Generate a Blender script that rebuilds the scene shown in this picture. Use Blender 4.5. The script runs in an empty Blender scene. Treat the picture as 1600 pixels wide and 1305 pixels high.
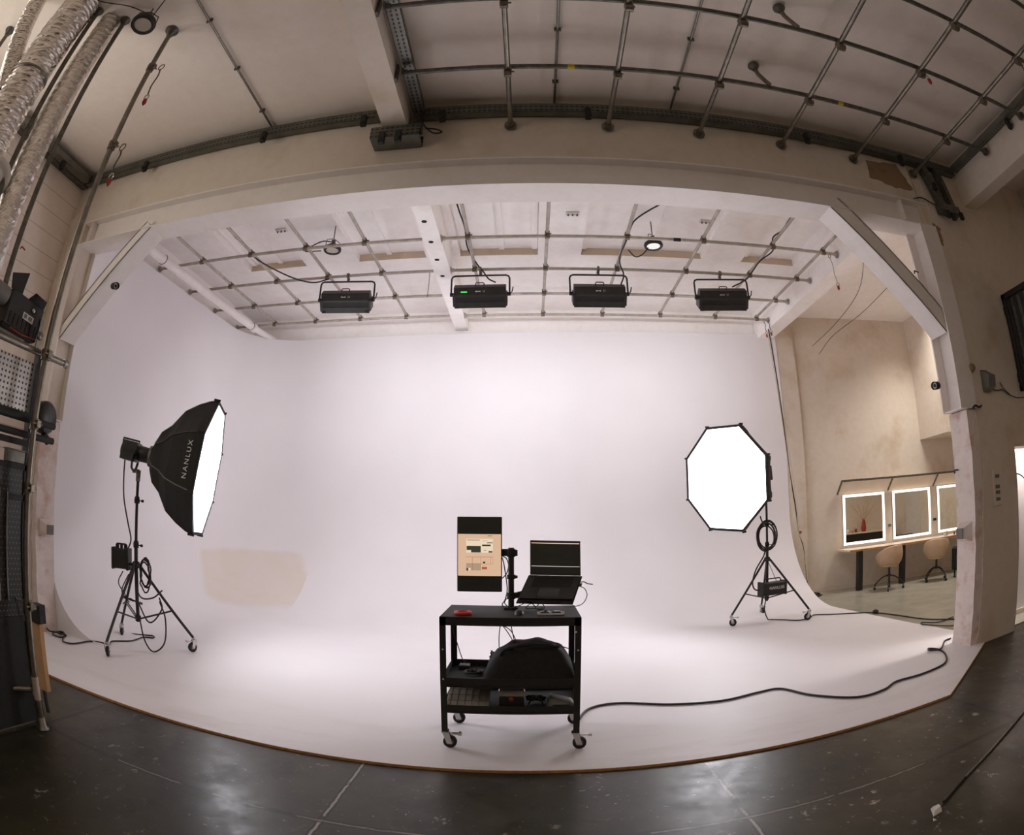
import bpy, math, random
from mathutils import Vector, Matrix, Quaternion
from math import sin, cos, pi, radians as RD
random.seed(7)
SC = bpy.context.scene
COL = SC.collection
V = Vector

# ------------------------------------------------------------------ mesh builder
class MB:
    def __init__(s):
        s.v = []; s.f = []; s.sm = []; s.mi = []; s.M = None; s.m = 0
    def add(s, vs, fs, smooth=False):
        b = len(s.v)
        for p in vs:
            p = V(p)
            s.v.append(s.M @ p if s.M is not None else p)
        for f in fs:
            s.f.append([b + i for i in f]); s.sm.append(smooth); s.mi.append(s.m)
        return s
    def box(s, x0, x1, y0, y1, z0, z1, bev=0.0):
        if bev > 0:
            return s.rbox(x0, x1, y0, y1, z0, z1, bev)
        vs = [(x, y, z) for z in (z0, z1) for y in (y0, y1) for x in (x0, x1)]
        return s.add(vs, [(0, 2, 3, 1), (4, 5, 7, 6), (0, 1, 5, 4), (2, 6, 7, 3), (0, 4, 6, 2), (1, 3, 7, 5)])
    def rbox(s, x0, x1, y0, y1, z0, z1, b):
        # chamfered box: three nested rings of eight corners, each
        vs = []; ix = {}
        X = (x0, x1); Y = (y0, y1); Z = (z0, z1)
        for i in (0, 1):
            for j in (0, 1):
                for k in (0, 1):
                    sx, sy, sz = (1, -1)[i], (1, -1)[j], (1, -1)[k]
                    for a, p in enumerate(((X[i], Y[j] + sy * b, Z[k] + sz * b), (X[i] + sx * b, Y[j], Z[k] + sz * b), (X[i] + sx * b, Y[j] + sy * b, Z[k]))):
                        ix[i, j, k, a] = len(vs); vs.append(p)
        fs = []
        for i in (0, 1):
            q = [ix[i, 0, 0, 0], ix[i, 1, 0, 0], ix[i, 1, 1, 0], ix[i, 0, 1, 0]]; fs.append(q if i else q[::-1])
            q = [ix[0, i, 0, 1], ix[1, i, 0, 1], ix[1, i, 1, 1], ix[0, i, 1, 1]]; fs.append(q[::-1] if i else q)
            q = [ix[0, 0, i, 2], ix[1, 0, i, 2], ix[1, 1, i, 2], ix[0, 1, i, 2]]; fs.append(q if i else q[::-1])
        for i in (0, 1):
            for j in (0, 1):
                fs.append([ix[i, j, 0, 0], ix[i, j, 1, 0], ix[i, j, 1, 1], ix[i, j, 0, 1]])
                fs.append([ix[i, 0, j, 0], ix[i, 1, j, 0], ix[i, 1, j, 2], ix[i, 0, j, 2]])
                fs.append([ix[0, i, j, 1], ix[1, i, j, 1], ix[1, i, j, 2], ix[0, i, j, 2]])
                for k in (0, 1):
                    fs.append([ix[i, j, k, 0], ix[i, j, k, 1], ix[i, j, k, 2]])
        return s.add(vs, fs)
    def obox(s, c, ax, ay, az):
        c, ax, ay, az = V(c), V(ax), V(ay), V(az)
        vs = [c + ax * i + ay * j + az * k for k in (-1, 1) for j in (-1, 1) for i in (-1, 1)]
        return s.add(vs, [(0, 2, 3, 1), (4, 5, 7, 6), (0, 1, 5, 4), (2, 6, 7, 3), (0, 4, 6, 2), (1, 3, 7, 5)])
    def bar(s, p0, p1, w, h, up=(0, 0, 1)):
        p0, p1 = V(p0), V(p1); d = (p1 - p0); l = d.length; d.normalize()
        a = d.cross(V(up)).normalized(); b = a.cross(d)
        return s.obox((p0 + p1) / 2, d * l / 2, a * w / 2, b * h / 2)
    def cyl(s, p0, p1, r, n=14, r1=None, cap=True):
        p0, p1 = V(p0), V(p1); r1 = r if r1 is None else r1
        d = (p1 - p0).normalized(); a = d.orthogonal().normalized(); b = d.cross(a)
        vs = [p0 + (a * cos(t) + b * sin(t)) * r for t in (2 * pi * i / n for i in range(n))] + \
             [p1 + (a * cos(t) + b * sin(t)) * r1 for t in (2 * pi * i / n for i in range(n))]
        s.add(vs, [(i, (i + 1) % n, n + (i + 1) % n, n + i) for i in range(n)], True)
        if cap:
            s.add(vs[:n], [list(range(n))[::-1]]); s.add(vs[n:], [list(range(n))])
        return s
    def lathe(s, o, d, prof, n=24, smooth=True, squash=None):
        # prof: (distance along d, radius)
        o, d = V(o), V(d).normalized(); a = d.orthogonal().normalized(); b = d.cross(a)
        vs = []
        for t, r in prof:
            for i in range(n):
                q = 2 * pi * i / n
                vs.append(o + d * t + (a * cos(q) + b * sin(q)) * r)
        fs = [(k * n + i, k * n + (i + 1) % n, (k + 1) * n + (i + 1) % n, (k + 1) * n + i) for k in range(len(prof) - 1) for i in range(n)]
        return s.add(vs, fs, smooth)
    def tube(s, pts, r, n=8, closed=False, cap=True):
        P = [V(p) for p in pts]; m = len(P); vs = []; nrm = None
        for i in range(m):
            if closed: d = P[(i + 1) % m] - P[i - 1]
            else: d = P[min(i + 1, m - 1)] - P[max(i - 1, 0)]
            if d.length < 1e-9: d = V((0, 0, 1))
            d.normalize()
            if nrm is None: nrm = d.orthogonal().normalized()
            else:
                nrm = nrm - d * nrm.dot(d)
                nrm = nrm.normalized() if nrm.length > 1e-6 else d.orthogonal().normalized()
            b = d.cross(nrm); rr = r[i] if isinstance(r, (list, tuple)) else r
            vs += [P[i] + (nrm * cos(t) + b * sin(t)) * rr for t in (2 * pi * k / n for k in range(n))]
        fs = [(k * n + i, k * n + (i + 1) % n, (k + 1) * n + (i + 1) % n, (k + 1) * n + i) for k in range(m - 1) for i in range(n)]
        if closed: fs += [((m - 1) * n + i, (m - 1) * n + (i + 1) % n, (i + 1) % n, i) for i in range(n)]
        s.add(vs, fs, True)
        if cap and not closed: s.add(vs[:n], [list(range(n))[::-1]]); s.add(vs[-n:], [list(range(n))])
        return s
    def prism(s, poly, d):
        # poly: 3D points in a plane, d: extrusion vector
        P = [V(p) for p in poly]; d = V(d); n = len(P)
        s.add(P + [p + d for p in P], [list(range(n))[::-1], [n + i for i in range(n)]] + [(i, (i + 1) % n, n + (i + 1) % n, n + i) for i in range(n)])
        return s
    def torus(s, c, axis, R, r, n=28, m=8, a0=0, a1=2 * pi):
        c, ax = V(c), V(axis).normalized(); a = ax.orthogonal().normalized(); b = ax.cross(a)
        full = abs(a1 - a0 - 2 * pi) < 1e-6
        pts = [c + (a * cos(t) + b * sin(t)) * R for t in (a0 + (a1 - a0) * i / n for i in range(n if full else n + 1))]
        return s.tube(pts, r, m, closed=full)

def smooth_pts(P, k=6):
    # Catmull-Rom through the points
    P = [V(p) for p in P]; out = []
    Q = [P[0] * 2 - P[1]] + P + [P[-1] * 2 - P[-2]]
    for i in range(1, len(Q) - 2):
        a, b, c, d = Q[i - 1:i + 3]
        for j in range(k):
            t = j / k
            out.append(0.5 * ((2 * b) + (c - a) * t + (2 * a - 5 * b + 4 * c - d) * t * t + (3 * b - a - 3 * c + d) * t ** 3))
    out.append(P[-1]); return out

ORG = {}
def build(name, mb, mats, parent=None, loc=None):
    me = bpy.data.meshes.new(name)
    o0 = ORG[parent.name] if parent is not None else (V(loc) if loc is not None else V((0, 0, 0)))
    me.from_pydata([tuple(p - o0) for p in mb.v], [], mb.f); me.update()
    me.polygons.foreach_set('use_smooth', mb.sm)
    if not isinstance(mats, (list, tuple)): mats = [mats]
    for m in mats: me.materials.append(m)
    if len(mats) > 1: me.polygons.foreach_set('material_index', mb.mi)
    import bmesh
    bm = bmesh.new(); bm.from_mesh(me); bmesh.ops.recalc_face_normals(bm, faces=bm.faces); bm.to_mesh(me); bm.free()
    o = bpy.data.objects.new(name, me); COL.objects.link(o)
    if parent is not None: o.parent = parent
    else: o.location = o0
    ORG[o.name] = o0
    return o
def tag(o, label=None, cat=None, group=None, kind=None):
    if label: o['label'] = label
    if cat: o['category'] = cat
    if group: o['group'] = group
    if kind: o['kind'] = kind
    return o
def thing(name, label, cat, loc=(0, 0, 0), group=None):
    o = bpy.data.objects.new(name, None); COL.objects.link(o); o.location = loc; o.empty_display_size = .1
    ORG[o.name] = V(loc)
    return tag(o, label, cat, group)
def single(name, mb, m, label, cat, group=None, kind=None, loc=None):
    if loc is None:
        n = len(mb.v); loc = V((sum(p.x for p in mb.v) / n, sum(p.y for p in mb.v) / n, min(p.z for p in mb.v)))
    return tag(build(name, mb, m, None, loc), label, cat, group, kind)
def struct(name, mb, m, label=None, parent=None):
    o = build(name, mb, m, parent)
    if parent is None: o['kind'] = 'structure'
    if label: o['label'] = label
    return o
def copy_tree(o, parent=None):
    c = o.copy(); COL.objects.link(c)
    if parent is not None: c.parent = parent
    for ch in list(o.children): copy_tree(ch, c)
    return c

# ------------------------------------------------------------------ materials
def srgb(r, g, b):
    f = lambda c: (c / 255 / 12.92) if c / 255 <= .04045 else ((c / 255 + .055) / 1.055) ** 2.4
    return (f(r), f(g), f(b), 1)
class NT:
    def __init__(s, m):
        m.use_nodes = True; s.t = m.node_tree; s.n = s.t.nodes; s.l = s.t.links
        s.n.clear(); s.out = s.n.new('ShaderNodeOutputMaterial'); s.co = None
    def new(s, typ, **k):
        x = s.n.new(typ)
        for a, b in k.items(): setattr(x, a, b)
        return x
    def link(s, a, b): s.l.new(a, b)
    def obj(s):
        if s.co is None: s.co = s.new('ShaderNodeTexCoord').outputs['Object']
        return s.co
    def xyz(s):
        x = s.new('ShaderNodeSeparateXYZ'); s.link(s.obj(), x.inputs[0]); return x.outputs
    def math(s, op, a, b=None, c=None):
        x = s.new('ShaderNodeMath', operation=op)
        for i, q in enumerate((a, b, c)):
            if q is None: continue
            if isinstance(q, (int, float)): x.inputs[i].default_value = q
            else: s.link(q, x.inputs[i])
        return x.outputs[0]
    def noise(s, scale, detail=4, rough=.55, vec=None, dist=0):
        x = s.new('ShaderNodeTexNoise'); x.inputs['Scale'].default_value = scale; x.inputs['Detail'].default_value = detail
        x.inputs['Roughness'].default_value = rough; x.inputs['Distortion'].default_value = dist
        s.link(vec if vec is not None else s.obj(), x.inputs['Vector']); return x.outputs['Fac']
    def scaled(s, sc):
        x = s.new('ShaderNodeVectorMath', operation='MULTIPLY'); s.link(s.obj(), x.inputs[0]); x.inputs[1].default_value = sc; return x.outputs[0]
    def ramp(s, f, a, b, lo=0.0, hi=1.0):
        x = s.new('ShaderNodeMapRange'); x.inputs['From Min'].default_value = a; x.inputs['From Max'].default_value = b
        x.inputs['To Min'].default_value = lo; x.inputs['To Max'].default_value = hi; s.link(f, x.inputs['Value']); return x.outputs['Result']
    def mix(s, f, a, b):
        x = s.new('ShaderNodeMix', data_type='RGBA')
        if isinstance(f, (int, float)): x.inputs['Factor'].default_value = f
        else: s.link(f, x.inputs['Factor'])
        for i, q in ((6, a), (7, b)):
            if isinstance(q, tuple): x.inputs[i].default_value = q
            else: s.link(q, x.inputs[i])
        return x.outputs[2]
    def bsdf(s, color, rough=.5, metal=0, bump=None, bstr=.2, bdist=.01, spec=.5, emit=None, estr=0, alpha=None, trans=0):
        p = s.new('ShaderNodeBsdfPrincipled')
        for k, q in (('Base Color', color), ('Roughness', rough), ('Metallic', metal)):
            if isinstance(q, (tuple, int, float)): p.inputs[k].default_value = q
            else: s.link(q, p.inputs[k])
        p.inputs['Specular IOR Level'].default_value = spec
        if trans: p.inputs['Transmission Weight'].default_value = trans
        if emit is not None: 
            if isinstance(emit, tuple): p.inputs['Emission Color'].default_value = emit
            else: s.link(emit, p.inputs['Emission Color'])
            p.inputs['Emission Strength'].default_value = estr
        if bump is not None:
            b = s.new('ShaderNodeBump'); b.inputs['Strength'].default_value = bstr; b.inputs['Distance'].default_value = bdist
            s.link(bump, b.inputs['Height']); s.link(b.outputs[0], p.inputs['Normal'])
        s.link(p.outputs[0], s.out.inputs[0]); return p
def scl(c, k): return (min(1, c[0] * k), min(1, c[1] * k), min(1, c[2] * k), 1)
def mat(name, c, rough=.5, metal=0, var=.12, scale=6, bump=0.0, bscale=60, spec=.5, bdist=.004):
    m = bpy.data.materials.new(name); n = NT(m)
    f = n.noise(scale, 5); col = n.mix(n.ramp(f, .3, .7), scl(c, 1 - var), scl(c, 1 + var))
    n.bsdf(col, rough, metal, n.noise(bscale, 3) if bump else None, bump, bdist, spec); return m
def emis(name, c, strength, edge=None):
    m = bpy.data.materials.new(name); n = NT(m)
    e = n.new('ShaderNodeEmission'); e.inputs[0].default_value = c; e.inputs[1].default_value = strength
    n.link(e.outputs[0], n.out.inputs[0]); return m
def plaster(name, c, stain, amount=.5, scale=1.2, rough=.85, lines=None):
    # painted plaster with blotchy ageing
    m = bpy.data.materials.new(name); n = NT(m)
    a = n.ramp(n.noise(scale, 6, .6), .52, .75); b = n.ramp(n.noise(9, 4), .35, .75)
    col = n.mix(n.math('MULTIPLY', a, amount), c, stain)
    col = n.mix(n.math('MULTIPLY', b, .12), col, scl(stain, .8))
    dots = n.ramp(n.noise(31, 2), .78, .8); col = n.mix(n.math('MULTIPLY', dots, .5), col, scl(stain, .3))
    if lines:
        z = n.xyz()[2]; y = n.xyz()[1]
        fz = n.math('PINGPONG', n.math('ADD', z, lines[1]), lines[0] / 2)
        col = n.mix(n.math('MULTIPLY', n.math('LESS_THAN', fz, .006), .45), col, scl(stain, .5))
    n.bsdf(col, rough, 0, n.noise(25, 5), .25, .004, .3); return m
def dots(name, base, hole, pitch, r, axes=(0, 2), rough=.4, metal=.6, stagger=False, slot=1.0, zmin=None):
    # punched sheet metal
    m = bpy.data.materials.new(name); n = NT(m); x = n.xyz()
    py = pitch * slot
    u = n.math('DIVIDE', x[axes[0]], pitch); w = n.math('DIVIDE', x[axes[1]], pitch if slot == 1 else pitch * .9)
    if stagger:
        row = n.math('MODULO', n.math('FLOOR', w), 2.0); u = n.math('ADD', u, n.math('MULTIPLY', row, .5))
    fu = n.math('SUBTRACT', n.math('FRACT', u), .5); fw = n.math('SUBTRACT', n.math('FRACT', w), .5)
    fu = n.math('DIVIDE', fu, slot)
    d = n.math('SQRT', n.math('ADD', n.math('MULTIPLY', fu, fu), n.math('MULTIPLY', fw, fw)))
    k = n.math('LESS_THAN', d, r)
    col = n.mix(k, n.mix(n.ramp(n.noise(7, 4), .3, .7), scl(base, .8), scl(base, 1.15)), hole)
    n.bsdf(col, rough, n.math('MULTIPLY', n.math('SUBTRACT', 1, k), metal)); return m

M = {}
M['wall'] = plaster('wall_paint', srgb(218, 207, 194), srgb(184, 160, 126), .6)
M['wall_l'] = plaster('wall_block_paint', srgb(232, 219, 208), srgb(180, 165, 145), .4, lines=(.26, .06))
M['ceil'] = plaster('ceiling_paint', srgb(236, 225, 214), srgb(206, 192, 170), .45, .8)
M['ceilc'] = plaster('bay_ceiling_paint', srgb(251, 247, 245), srgb(222, 208, 190), .35, 1.4)
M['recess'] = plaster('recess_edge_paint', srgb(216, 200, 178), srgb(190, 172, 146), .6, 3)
M['pier'] = plaster('pier_plaster', srgb(226, 215, 210), srgb(190, 140, 110), .9, 4)
M['brown'] = plaster('bare_plaster', srgb(150, 125, 98), srgb(110, 92, 72), .8, 7)
M['steelw'] = plaster('white_painted_steel', srgb(236, 230, 226), srgb(210, 196, 178), .3, 2, .55)
M['concrete'] = mat('light_concrete', srgb(165, 160, 145), .22, 0, .12, 2.5, .1, 30)
M['galv'] = mat('galvanised_steel', srgb(132, 128, 120), .38, .85, .25, 14, .15, 90)
M['galvd'] = mat('dull_galvanised_steel', srgb(105, 102, 94), .5, .7, .3, 20, .2, 60)
M['pipe'] = mat('scaffold_pipe', srgb(128, 122, 112), .36, .85, .25, 10, .2, 70)
M['pipew'] = mat('whitened_pipe', srgb(176, 168, 158), .45, .4, .2, 9, .15, 60)
M['clamp'] = mat('clamp_steel', srgb(120, 110, 98), .42, .75, .3, 30)
M['blk'] = mat('black_metal', srgb(36, 34, 31), .42, .1, .25, 12)
M['blkm'] = mat('matt_black', srgb(32, 30, 28), .7, 0, .25, 20, .2, 120)
M['blkf'] = mat('black_fabric', srgb(33, 31, 29), .85, 0, .25, 30, .35, 240)
M['rub'] = mat('black_rubber', srgb(22, 21, 20), .6, 0, .2, 20)
M['cable'] = mat('cable_rubber', srgb(36, 30, 26), .55, 0, .2, 20)
M['cablew'] = mat('pale_cable', srgb(190, 175, 160), .6, 0, .1, 20)
M['chrome'] = mat('chrome', srgb(190, 188, 182), .18, .95, .1, 20)
M['grey'] = mat('grey_plastic', srgb(110, 106, 100), .5, 0, .15, 10)
M['white'] = mat('white_plastic', srgb(215, 210, 204), .5, 0, .06, 10)
M['whitep'] = mat('white_gloss_pipe', srgb(236, 230, 228), .35, 0, .05, 5)
M['red'] = mat('red_plastic', srgb(200, 45, 45), .45, 0, .1, 10)
M['redd'] = mat('dull_red_tag', srgb(150, 45, 35), .5, 0, .2, 20)
M['yel'] = mat('yellow_tape', srgb(190, 165, 40), .6, 0, .1, 10)
M['wood'] = mat('raw_plywood', srgb(196, 152, 108), .7, 0, .12, 8)
M['edge'] = mat('bare_wood_edge', srgb(176, 128, 78), .7, 0, .2, 20)
M['beige'] = mat('beige_shell_plastic', srgb(188, 158, 130), .5, 0, .06, 10)
M['desk'] = mat('white_laminate', srgb(225, 212, 196), .35, 0, .05, 5)
M['mirror'] = mat('mirror_silver', srgb(225, 222, 212), .02, 1, 0.0, 5)
M['glassd'] = mat('dark_screen_glass', srgb(38, 42, 36), .12, 0, .05, 5)
M['lens'] = mat('frosted_lens', srgb(190, 180, 165), .4, 0, .08, 5)
M['lcdg'] = emis('green_display_glow', srgb(60, 160, 70), 1.0)
M['hole'] = mat('dark_hole', srgb(20, 17, 14), .9, 0, .1, 5)
M['soft'] = emis('softbox_glow', (.95, .94, 1, 1), 4.5)
M['ledl'] = emis('led_panel_glow', (.97, .96, 1.0, 1), 26.0)
M['strip'] = emis('mirror_led_strip', (1.0, .82, .66, 1), 1.1)
M['bay'] = emis('high_bay_glow', (1, .95, .9, 1), .36)
M['fill'] = emis('fill_pane_glow', (1, .93, .84, 1), 1.5)  # glow of the added fill pane on the left wall
M['tray'] = dots('punched_tray_steel', srgb(112, 112, 104), srgb(40, 38, 34), .05, .22, (0, 2), .45, .7, False, 1.6)
M['trayy'] = dots('punched_tray_steel_lengthwise', srgb(128, 128, 120), srgb(48, 46, 42), .05, .22, (1, 0), .4, .7, False, 1.6)
M['perfw'] = dots('pale_punched_sheet', srgb(205, 200, 196), srgb(52, 44, 40), .036, .24, (1, 2), .4, .2)
M['perfb'] = dots('black_punched_sheet', srgb(33, 30, 27), srgb(120, 112, 104), .034, .13, (1, 2), .5, .1, True)

def foil():
    m = bpy.data.materials.new('aluminium_foil'); n = NT(m)
    f = n.noise(1, 6, .7, n.scaled((9, 9, 85)), .15); g = n.noise(1, 4, .6, n.scaled((40, 40, 16)))
    h = n.math('ADD', f, n.math('MULTIPLY', g, .6))
    col = n.mix(n.ramp(f, .35, .65), srgb(205, 196, 188), srgb(245, 240, 236))
    n.bsdf(col, .16, 1, h, .5, .012); return m
M['foil'] = foil()

def dark_floor():
    m = bpy.data.materials.new('dark_painted_concrete'); n = NT(m); x = n.xyz()
    a = n.noise(1.3, 6, .65); b = n.noise(11, 5, .7); c = n.noise(2.6, 5, .6, None, .8)
    col = n.mix(n.ramp(a, .35, .65), srgb(34, 32, 24), srgb(66, 62, 45))
    col = n.mix(n.math('MULTIPLY', n.ramp(c, .6, .78), .35), col, srgb(96, 88, 76))
    sp = n.math('MULTIPLY', n.ramp(b, .61, .67), n.ramp(n.noise(1.9, 3), .48, .6))
    col = n.mix(n.math('MULTIPLY', sp, .8), col, srgb(178, 168, 158))
    hz = n.ramp(n.noise(5.5, 6, .75, None, 1.2), .6, .7); col = n.mix(n.math('MULTIPLY', hz, .22), col, srgb(150, 138, 122))
    col = n.mix(n.math('MULTIPLY', n.ramp(n.noise(34, 2), .735, .745), .7), col, srgb(170, 165, 150))
    wob = n.math('MULTIPLY', n.math('SUBTRACT', n.noise(18, 3), .5), .02)
    # slab joints
    jx = n.math('PINGPONG', n.math('ADD', n.math('ADD', x[0], 1.03 + 2.14 * 6), wob), 1.07)
    jy = n.math('PINGPONG', n.math('ADD', n.math('ADD', x[1], -2.415 + 2.14 * 8), wob), 1.07)
    for j, k in ((jx, .7), (jy, .35)):
        brk = n.ramp(n.noise(5 if k > .5 else 3.1, 4, .7), .42, .5)
        col = n.mix(n.math('MULTIPLY', n.math('LESS_THAN', j, .022), .8), col, srgb(26, 22, 18))
        col = n.mix(n.math('MULTIPLY', n.math('MULTIPLY', n.math('LESS_THAN', j, .0075), brk), n.math('MULTIPLY', n.math('LESS_THAN', n.math('ABSOLUTE', x[0]), 2.4), k)), col, srgb(190, 180, 165))
    r = n.ramp(n.noise(3.5, 6, .7), .3, .75, .27, .5)
    n.bsdf(col, r, 0, n.noise(20, 5), .12, .004, .5); return m
M['floor'] = dark_floor()

def cyc_mat():
    m = bpy.data.materials.new('cyclorama_paint'); n = NT(m); x = n.xyz()
    base = n.mix(n.ramp(n.noise(.7, 5), .35, .7), srgb(231, 227, 230), srgb(236, 232, 235))
    # a repainted beige patch in the left corner, with a ragged rounded lower edge
    w = n.math('MULTIPLY', n.math('SUBTRACT', n.noise(4, 3), .5), .14)
    u = n.math('ADD', x[0], n.math('SUBTRACT', x[1], 9.8))       # runs round the corner
    uc = n.math('ABSOLUTE', n.math('ADD', u, n.math('ADD', w, 5.68)))
    inu = n.ramp(uc, 1.30, 1.46, 1, 0)
    edge = n.math('MULTIPLY', n.math('POWER', n.math('DIVIDE', uc, 1.42), 3.0), .16)
    inz = n.math('MULTIPLY', n.ramp(n.math('ADD', x[2], n.math('MULTIPLY', w, .6)), .93, 1.0, 1, 0), n.ramp(n.math('SUBTRACT', n.math('ADD', x[2], n.math('MULTIPLY', w, .3)), edge), .05, .12, 0, 1))
    side = n.math('MULTIPLY', n.math('LESS_THAN', x[0], -3.9), n.math('GREATER_THAN', x[1], 7.6))
    k = n.math('MULTIPLY', n.math('MULTIPLY', inu, inz), side)
    k = n.math('MULTIPLY', k, n.ramp(n.noise(3, 4), .2, .6, .3, .5))
    base = n.mix(k, base, srgb(220, 204, 182))
    # scuffs on the walked floor near the front
    s = n.math('MULTIPLY', n.ramp(n.noise(1, 6, .7, n.scaled((.6, 2.4, 1))), .5, .75), n.ramp(x[1], 3.0, 4.4, .55, .0))
    base = n.mix(s, base, srgb(190, 178, 164))
    fl = n.ramp(x[2], .0, .5, .52, .7)
    n.bsdf(base, fl, 0, n.noise(3, 3), .03, .01, .45); return m
M['cyc'] = cyc_mat()
# ================================================================== camera
def cam_axes(pitch=.19462, yaw=-.02956, roll=.00102):
    def w(c):
        x, y, z = c[0], -c[2], c[1]
        x, z = x * cos(roll) + z * sin(roll), -x * sin(roll) + z * cos(roll)
        y, z = y * cos(pitch) - z * sin(pitch), y * sin(pitch) + z * cos(pitch)
        x, y = x * cos(yaw) + y * sin(yaw), -x * sin(yaw) + y * cos(yaw)
        return V((x, y, z))
    X, Y, Z = w((1, 0, 0)), w((0, 1, 0)), w((0, 0, 1))
    return Matrix(((X.x, Y.x, Z.x), (X.y, Y.y, Z.y), (X.z, Y.z, Z.z))).to_4x4()
cd = bpy.data.cameras.new('camera'); cam = bpy.data.objects.new('camera', cd); COL.objects.link(cam)
cam.matrix_world = Matrix.Translation((0, 0, 1.55)) @ cam_axes()
cd.type = 'PANO'; cd.sensor_width = 36; cd.clip_start = .01; cd.clip_end = 200
cd.panorama_type = 'FISHEYE_EQUISOLID'
cd.fisheye_lens = 878.67 / 1600 * 36
cd.fisheye_fov = RD(200)
SC.camera = cam

# ================================================================== the setting
CZ = 5.6
struct('floor', MB().box(-6.0, 11, -3.4, 10.4, -.30, -.018), M['floor'])
mu = MB(); mu.box(4.96, 10.9, 4.75, 10.3, -.019, -.004); mu.box(5.33, 6.9, 4.40, 4.76, -.019, -.004)
struct('floor_makeup_room', mu, M['concrete'])

# cyclorama: floor, coved foot, walls and rounded corner in one sheet
def cyclorama():
    mb = MB(); Rl, Rb, XL, YB, XR, Y0 = .9, 1.75, -5.40, 9.83, 4.95, 4.56
    rows = []
    hs = []
    for i in range(17): hs.append(('c', i / 16))
    for i in range(1, 9): hs.append(('w', i / 8))
    def ins(R, z): return 0 if z >= R else R - math.sqrt(max(0, R * R - (R - z) ** 2))
    for k, t in hs:
        z = 1.75 * (1 - cos(t * pi / 2)) if k == 'c' else None
        ring = []
        for part, n in (('l', 10), ('a', 12), ('b', 16)):
            for i in range(n + (part == 'b')):
                s = i / n
                if part == 'l': ring.append((part, s))
                elif part == 'a': ring.append((part, s))
                else: ring.append((part, s))
        pts = []
        for j, (part, s) in enumerate(ring):
            g = j / (len(ring) - 1)
            top = 5.0 + .12 * g
            zz = z if k == 'c' else 1.75 + (top - 1.75) * t
            xl = XL + ins(Rl, zz) - (.06 * max(0, zz - 1) / 4); yb = YB - ins(Rb, zz); rc = 1.15
            if part == 'l': p = (xl, Y0 + (yb - rc - Y0) * s, zz)
            elif part == 'a':
                a = pi - s * pi / 2; p = (xl + rc + rc * cos(a), yb - rc + rc * sin(a), zz)
            else: p = (xl + rc + (XR - xl - rc) * s, yb, zz)
            pts.append(p)
        rows.append(pts)
    n = len(rows[0]); vs = [p for r in rows for p in r]
    mb.add(vs, [(i * n + j, i * n + j + 1, (i + 1) * n + j + 1, (i + 1) * n + j) for i in range(len(rows) - 1) for j in range(n - 1)], True)
    base = rows[0]
    # flat floor sheet with its front edge
    poly = [V(p) for p in base] + [V((XR, 4.75, 0)), V((4.62, 4.56, 0)), V((4.62, 4.24, 0)), V((4.72, 4.21, 0)), V((3.27, 3.255, 0)), V((-5.36, 3.255, 0)), V((-5.36, Y0, 0))]
    mb.add(poly, [list(range(len(poly)))])
    # end caps of the cove, front left and right
    prof = [V(r[0]) for r in rows[:17]] + [V((XL, Y0, 1.75)), V((XL - .05, Y0, 1.75)), V((XL - .05, Y0, 0))]
    c = V((XL - .05, Y0, 0))
    for i in range(len(prof) - 2): mb.add([c, prof[i], prof[i + 1]], [(0, 1, 2)])
    prof = [V(r[-1]) for r in rows]; c = V((XR, YB + .06, 0)); d = V((XR, YB + .06, 5.12))
    pr = prof + [d]
    for i in range(len(pr) - 1): mb.add([c, pr[i], pr[i + 1]], [(0, 1, 2)])
    # top ledge
    top = [V(p) for p in rows[-1]]
    out = []
    for j, p in enumerate(top):
        q = p.copy()
        if j <= 10: q.x -= .05
        elif j >= 22: q.y += .05
        else: q += V((-.035, .035, 0))
        out.append(q)
    for j in range(n - 1): mb.add([top[j], top[j + 1], out[j + 1], out[j]], [(0, 1, 2, 3)])
    return struct('cyclorama', mb, M['cyc'], 'white seamless studio cove with rounded corner and swept floor')
cyclorama()
e = MB()
e.box(-5.36, 3.27, 3.25, 3.256, -.018, -.0005)
e.bar((3.27, 3.253, -.0095), (4.72, 4.208, -.0095), .006, .017)
struct('trim_1', e, M['edge'])

# room shell
struct('wall_left', MB().box(-5.95, -5.70, -3.4, 10.3, -.02, 5.75), M['wall_l'])
struct('wall_back', MB().box(-5.95, 5.40, 10.0, 10.25, -.02, 5.75), M['ceilc'])
struct('wall_left_cove', MB().box(-5.70, -5.69, 4.56, 10.0, -.02, 5.6), M['ceilc'])
struct('wall_rear', MB().box(-5.95, 7.3, -3.6, -3.4, -.02, 5.75), M['wall'])
w = MB(); w.box(7.05, 7.3, -3.4, 4.4, -.02, 5.75); struct('wall_right', w, M['wall'])
struct('wall_pilaster', MB().box(4.96, 5.37, 9.86, 10.0, -.005, 5.6), M['wall'])
# make-up room: slightly skewed back wall
MW0 = V((5.40, 10.0, 0)); ma = -RD(5.0); ME = V((cos(ma), sin(ma), 0)); MN = V((sin(ma), -cos(ma), 0))   # along, out of the wall
def mw(u, v, z): return MW0 + ME * u + MN * v + V((0, 0, z))
def mwbox(mb, u0, u1, v0, v1, z0, z1):
    return mb.obox(mw((u0 + u1) / 2, (v0 + v1) / 2, (z0 + z1) / 2), ME * (u1 - u0) / 2, MN * (v1 - v0) / 2, V((0, 0, (z1 - z0) / 2)))
struct('wall_makeup_back', mwbox(MB(), -.1, 5.4, -.2, 0, -.02, 5.75), M['wall'])
struct('baseboard_makeup', mwbox(MB(), 0, 5.3, 0, .015, -.004, .09), M['wall'])
struct('wall_makeup_right', MB().box(10.4, 10.6, 4.4, 10.0, -.02, 5.75), M['wall'])
struct('wall_makeup_front', MB().box(7.1, 10.6, 4.25, 4.5, -.02, 5.75), M['wall'])
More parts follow.
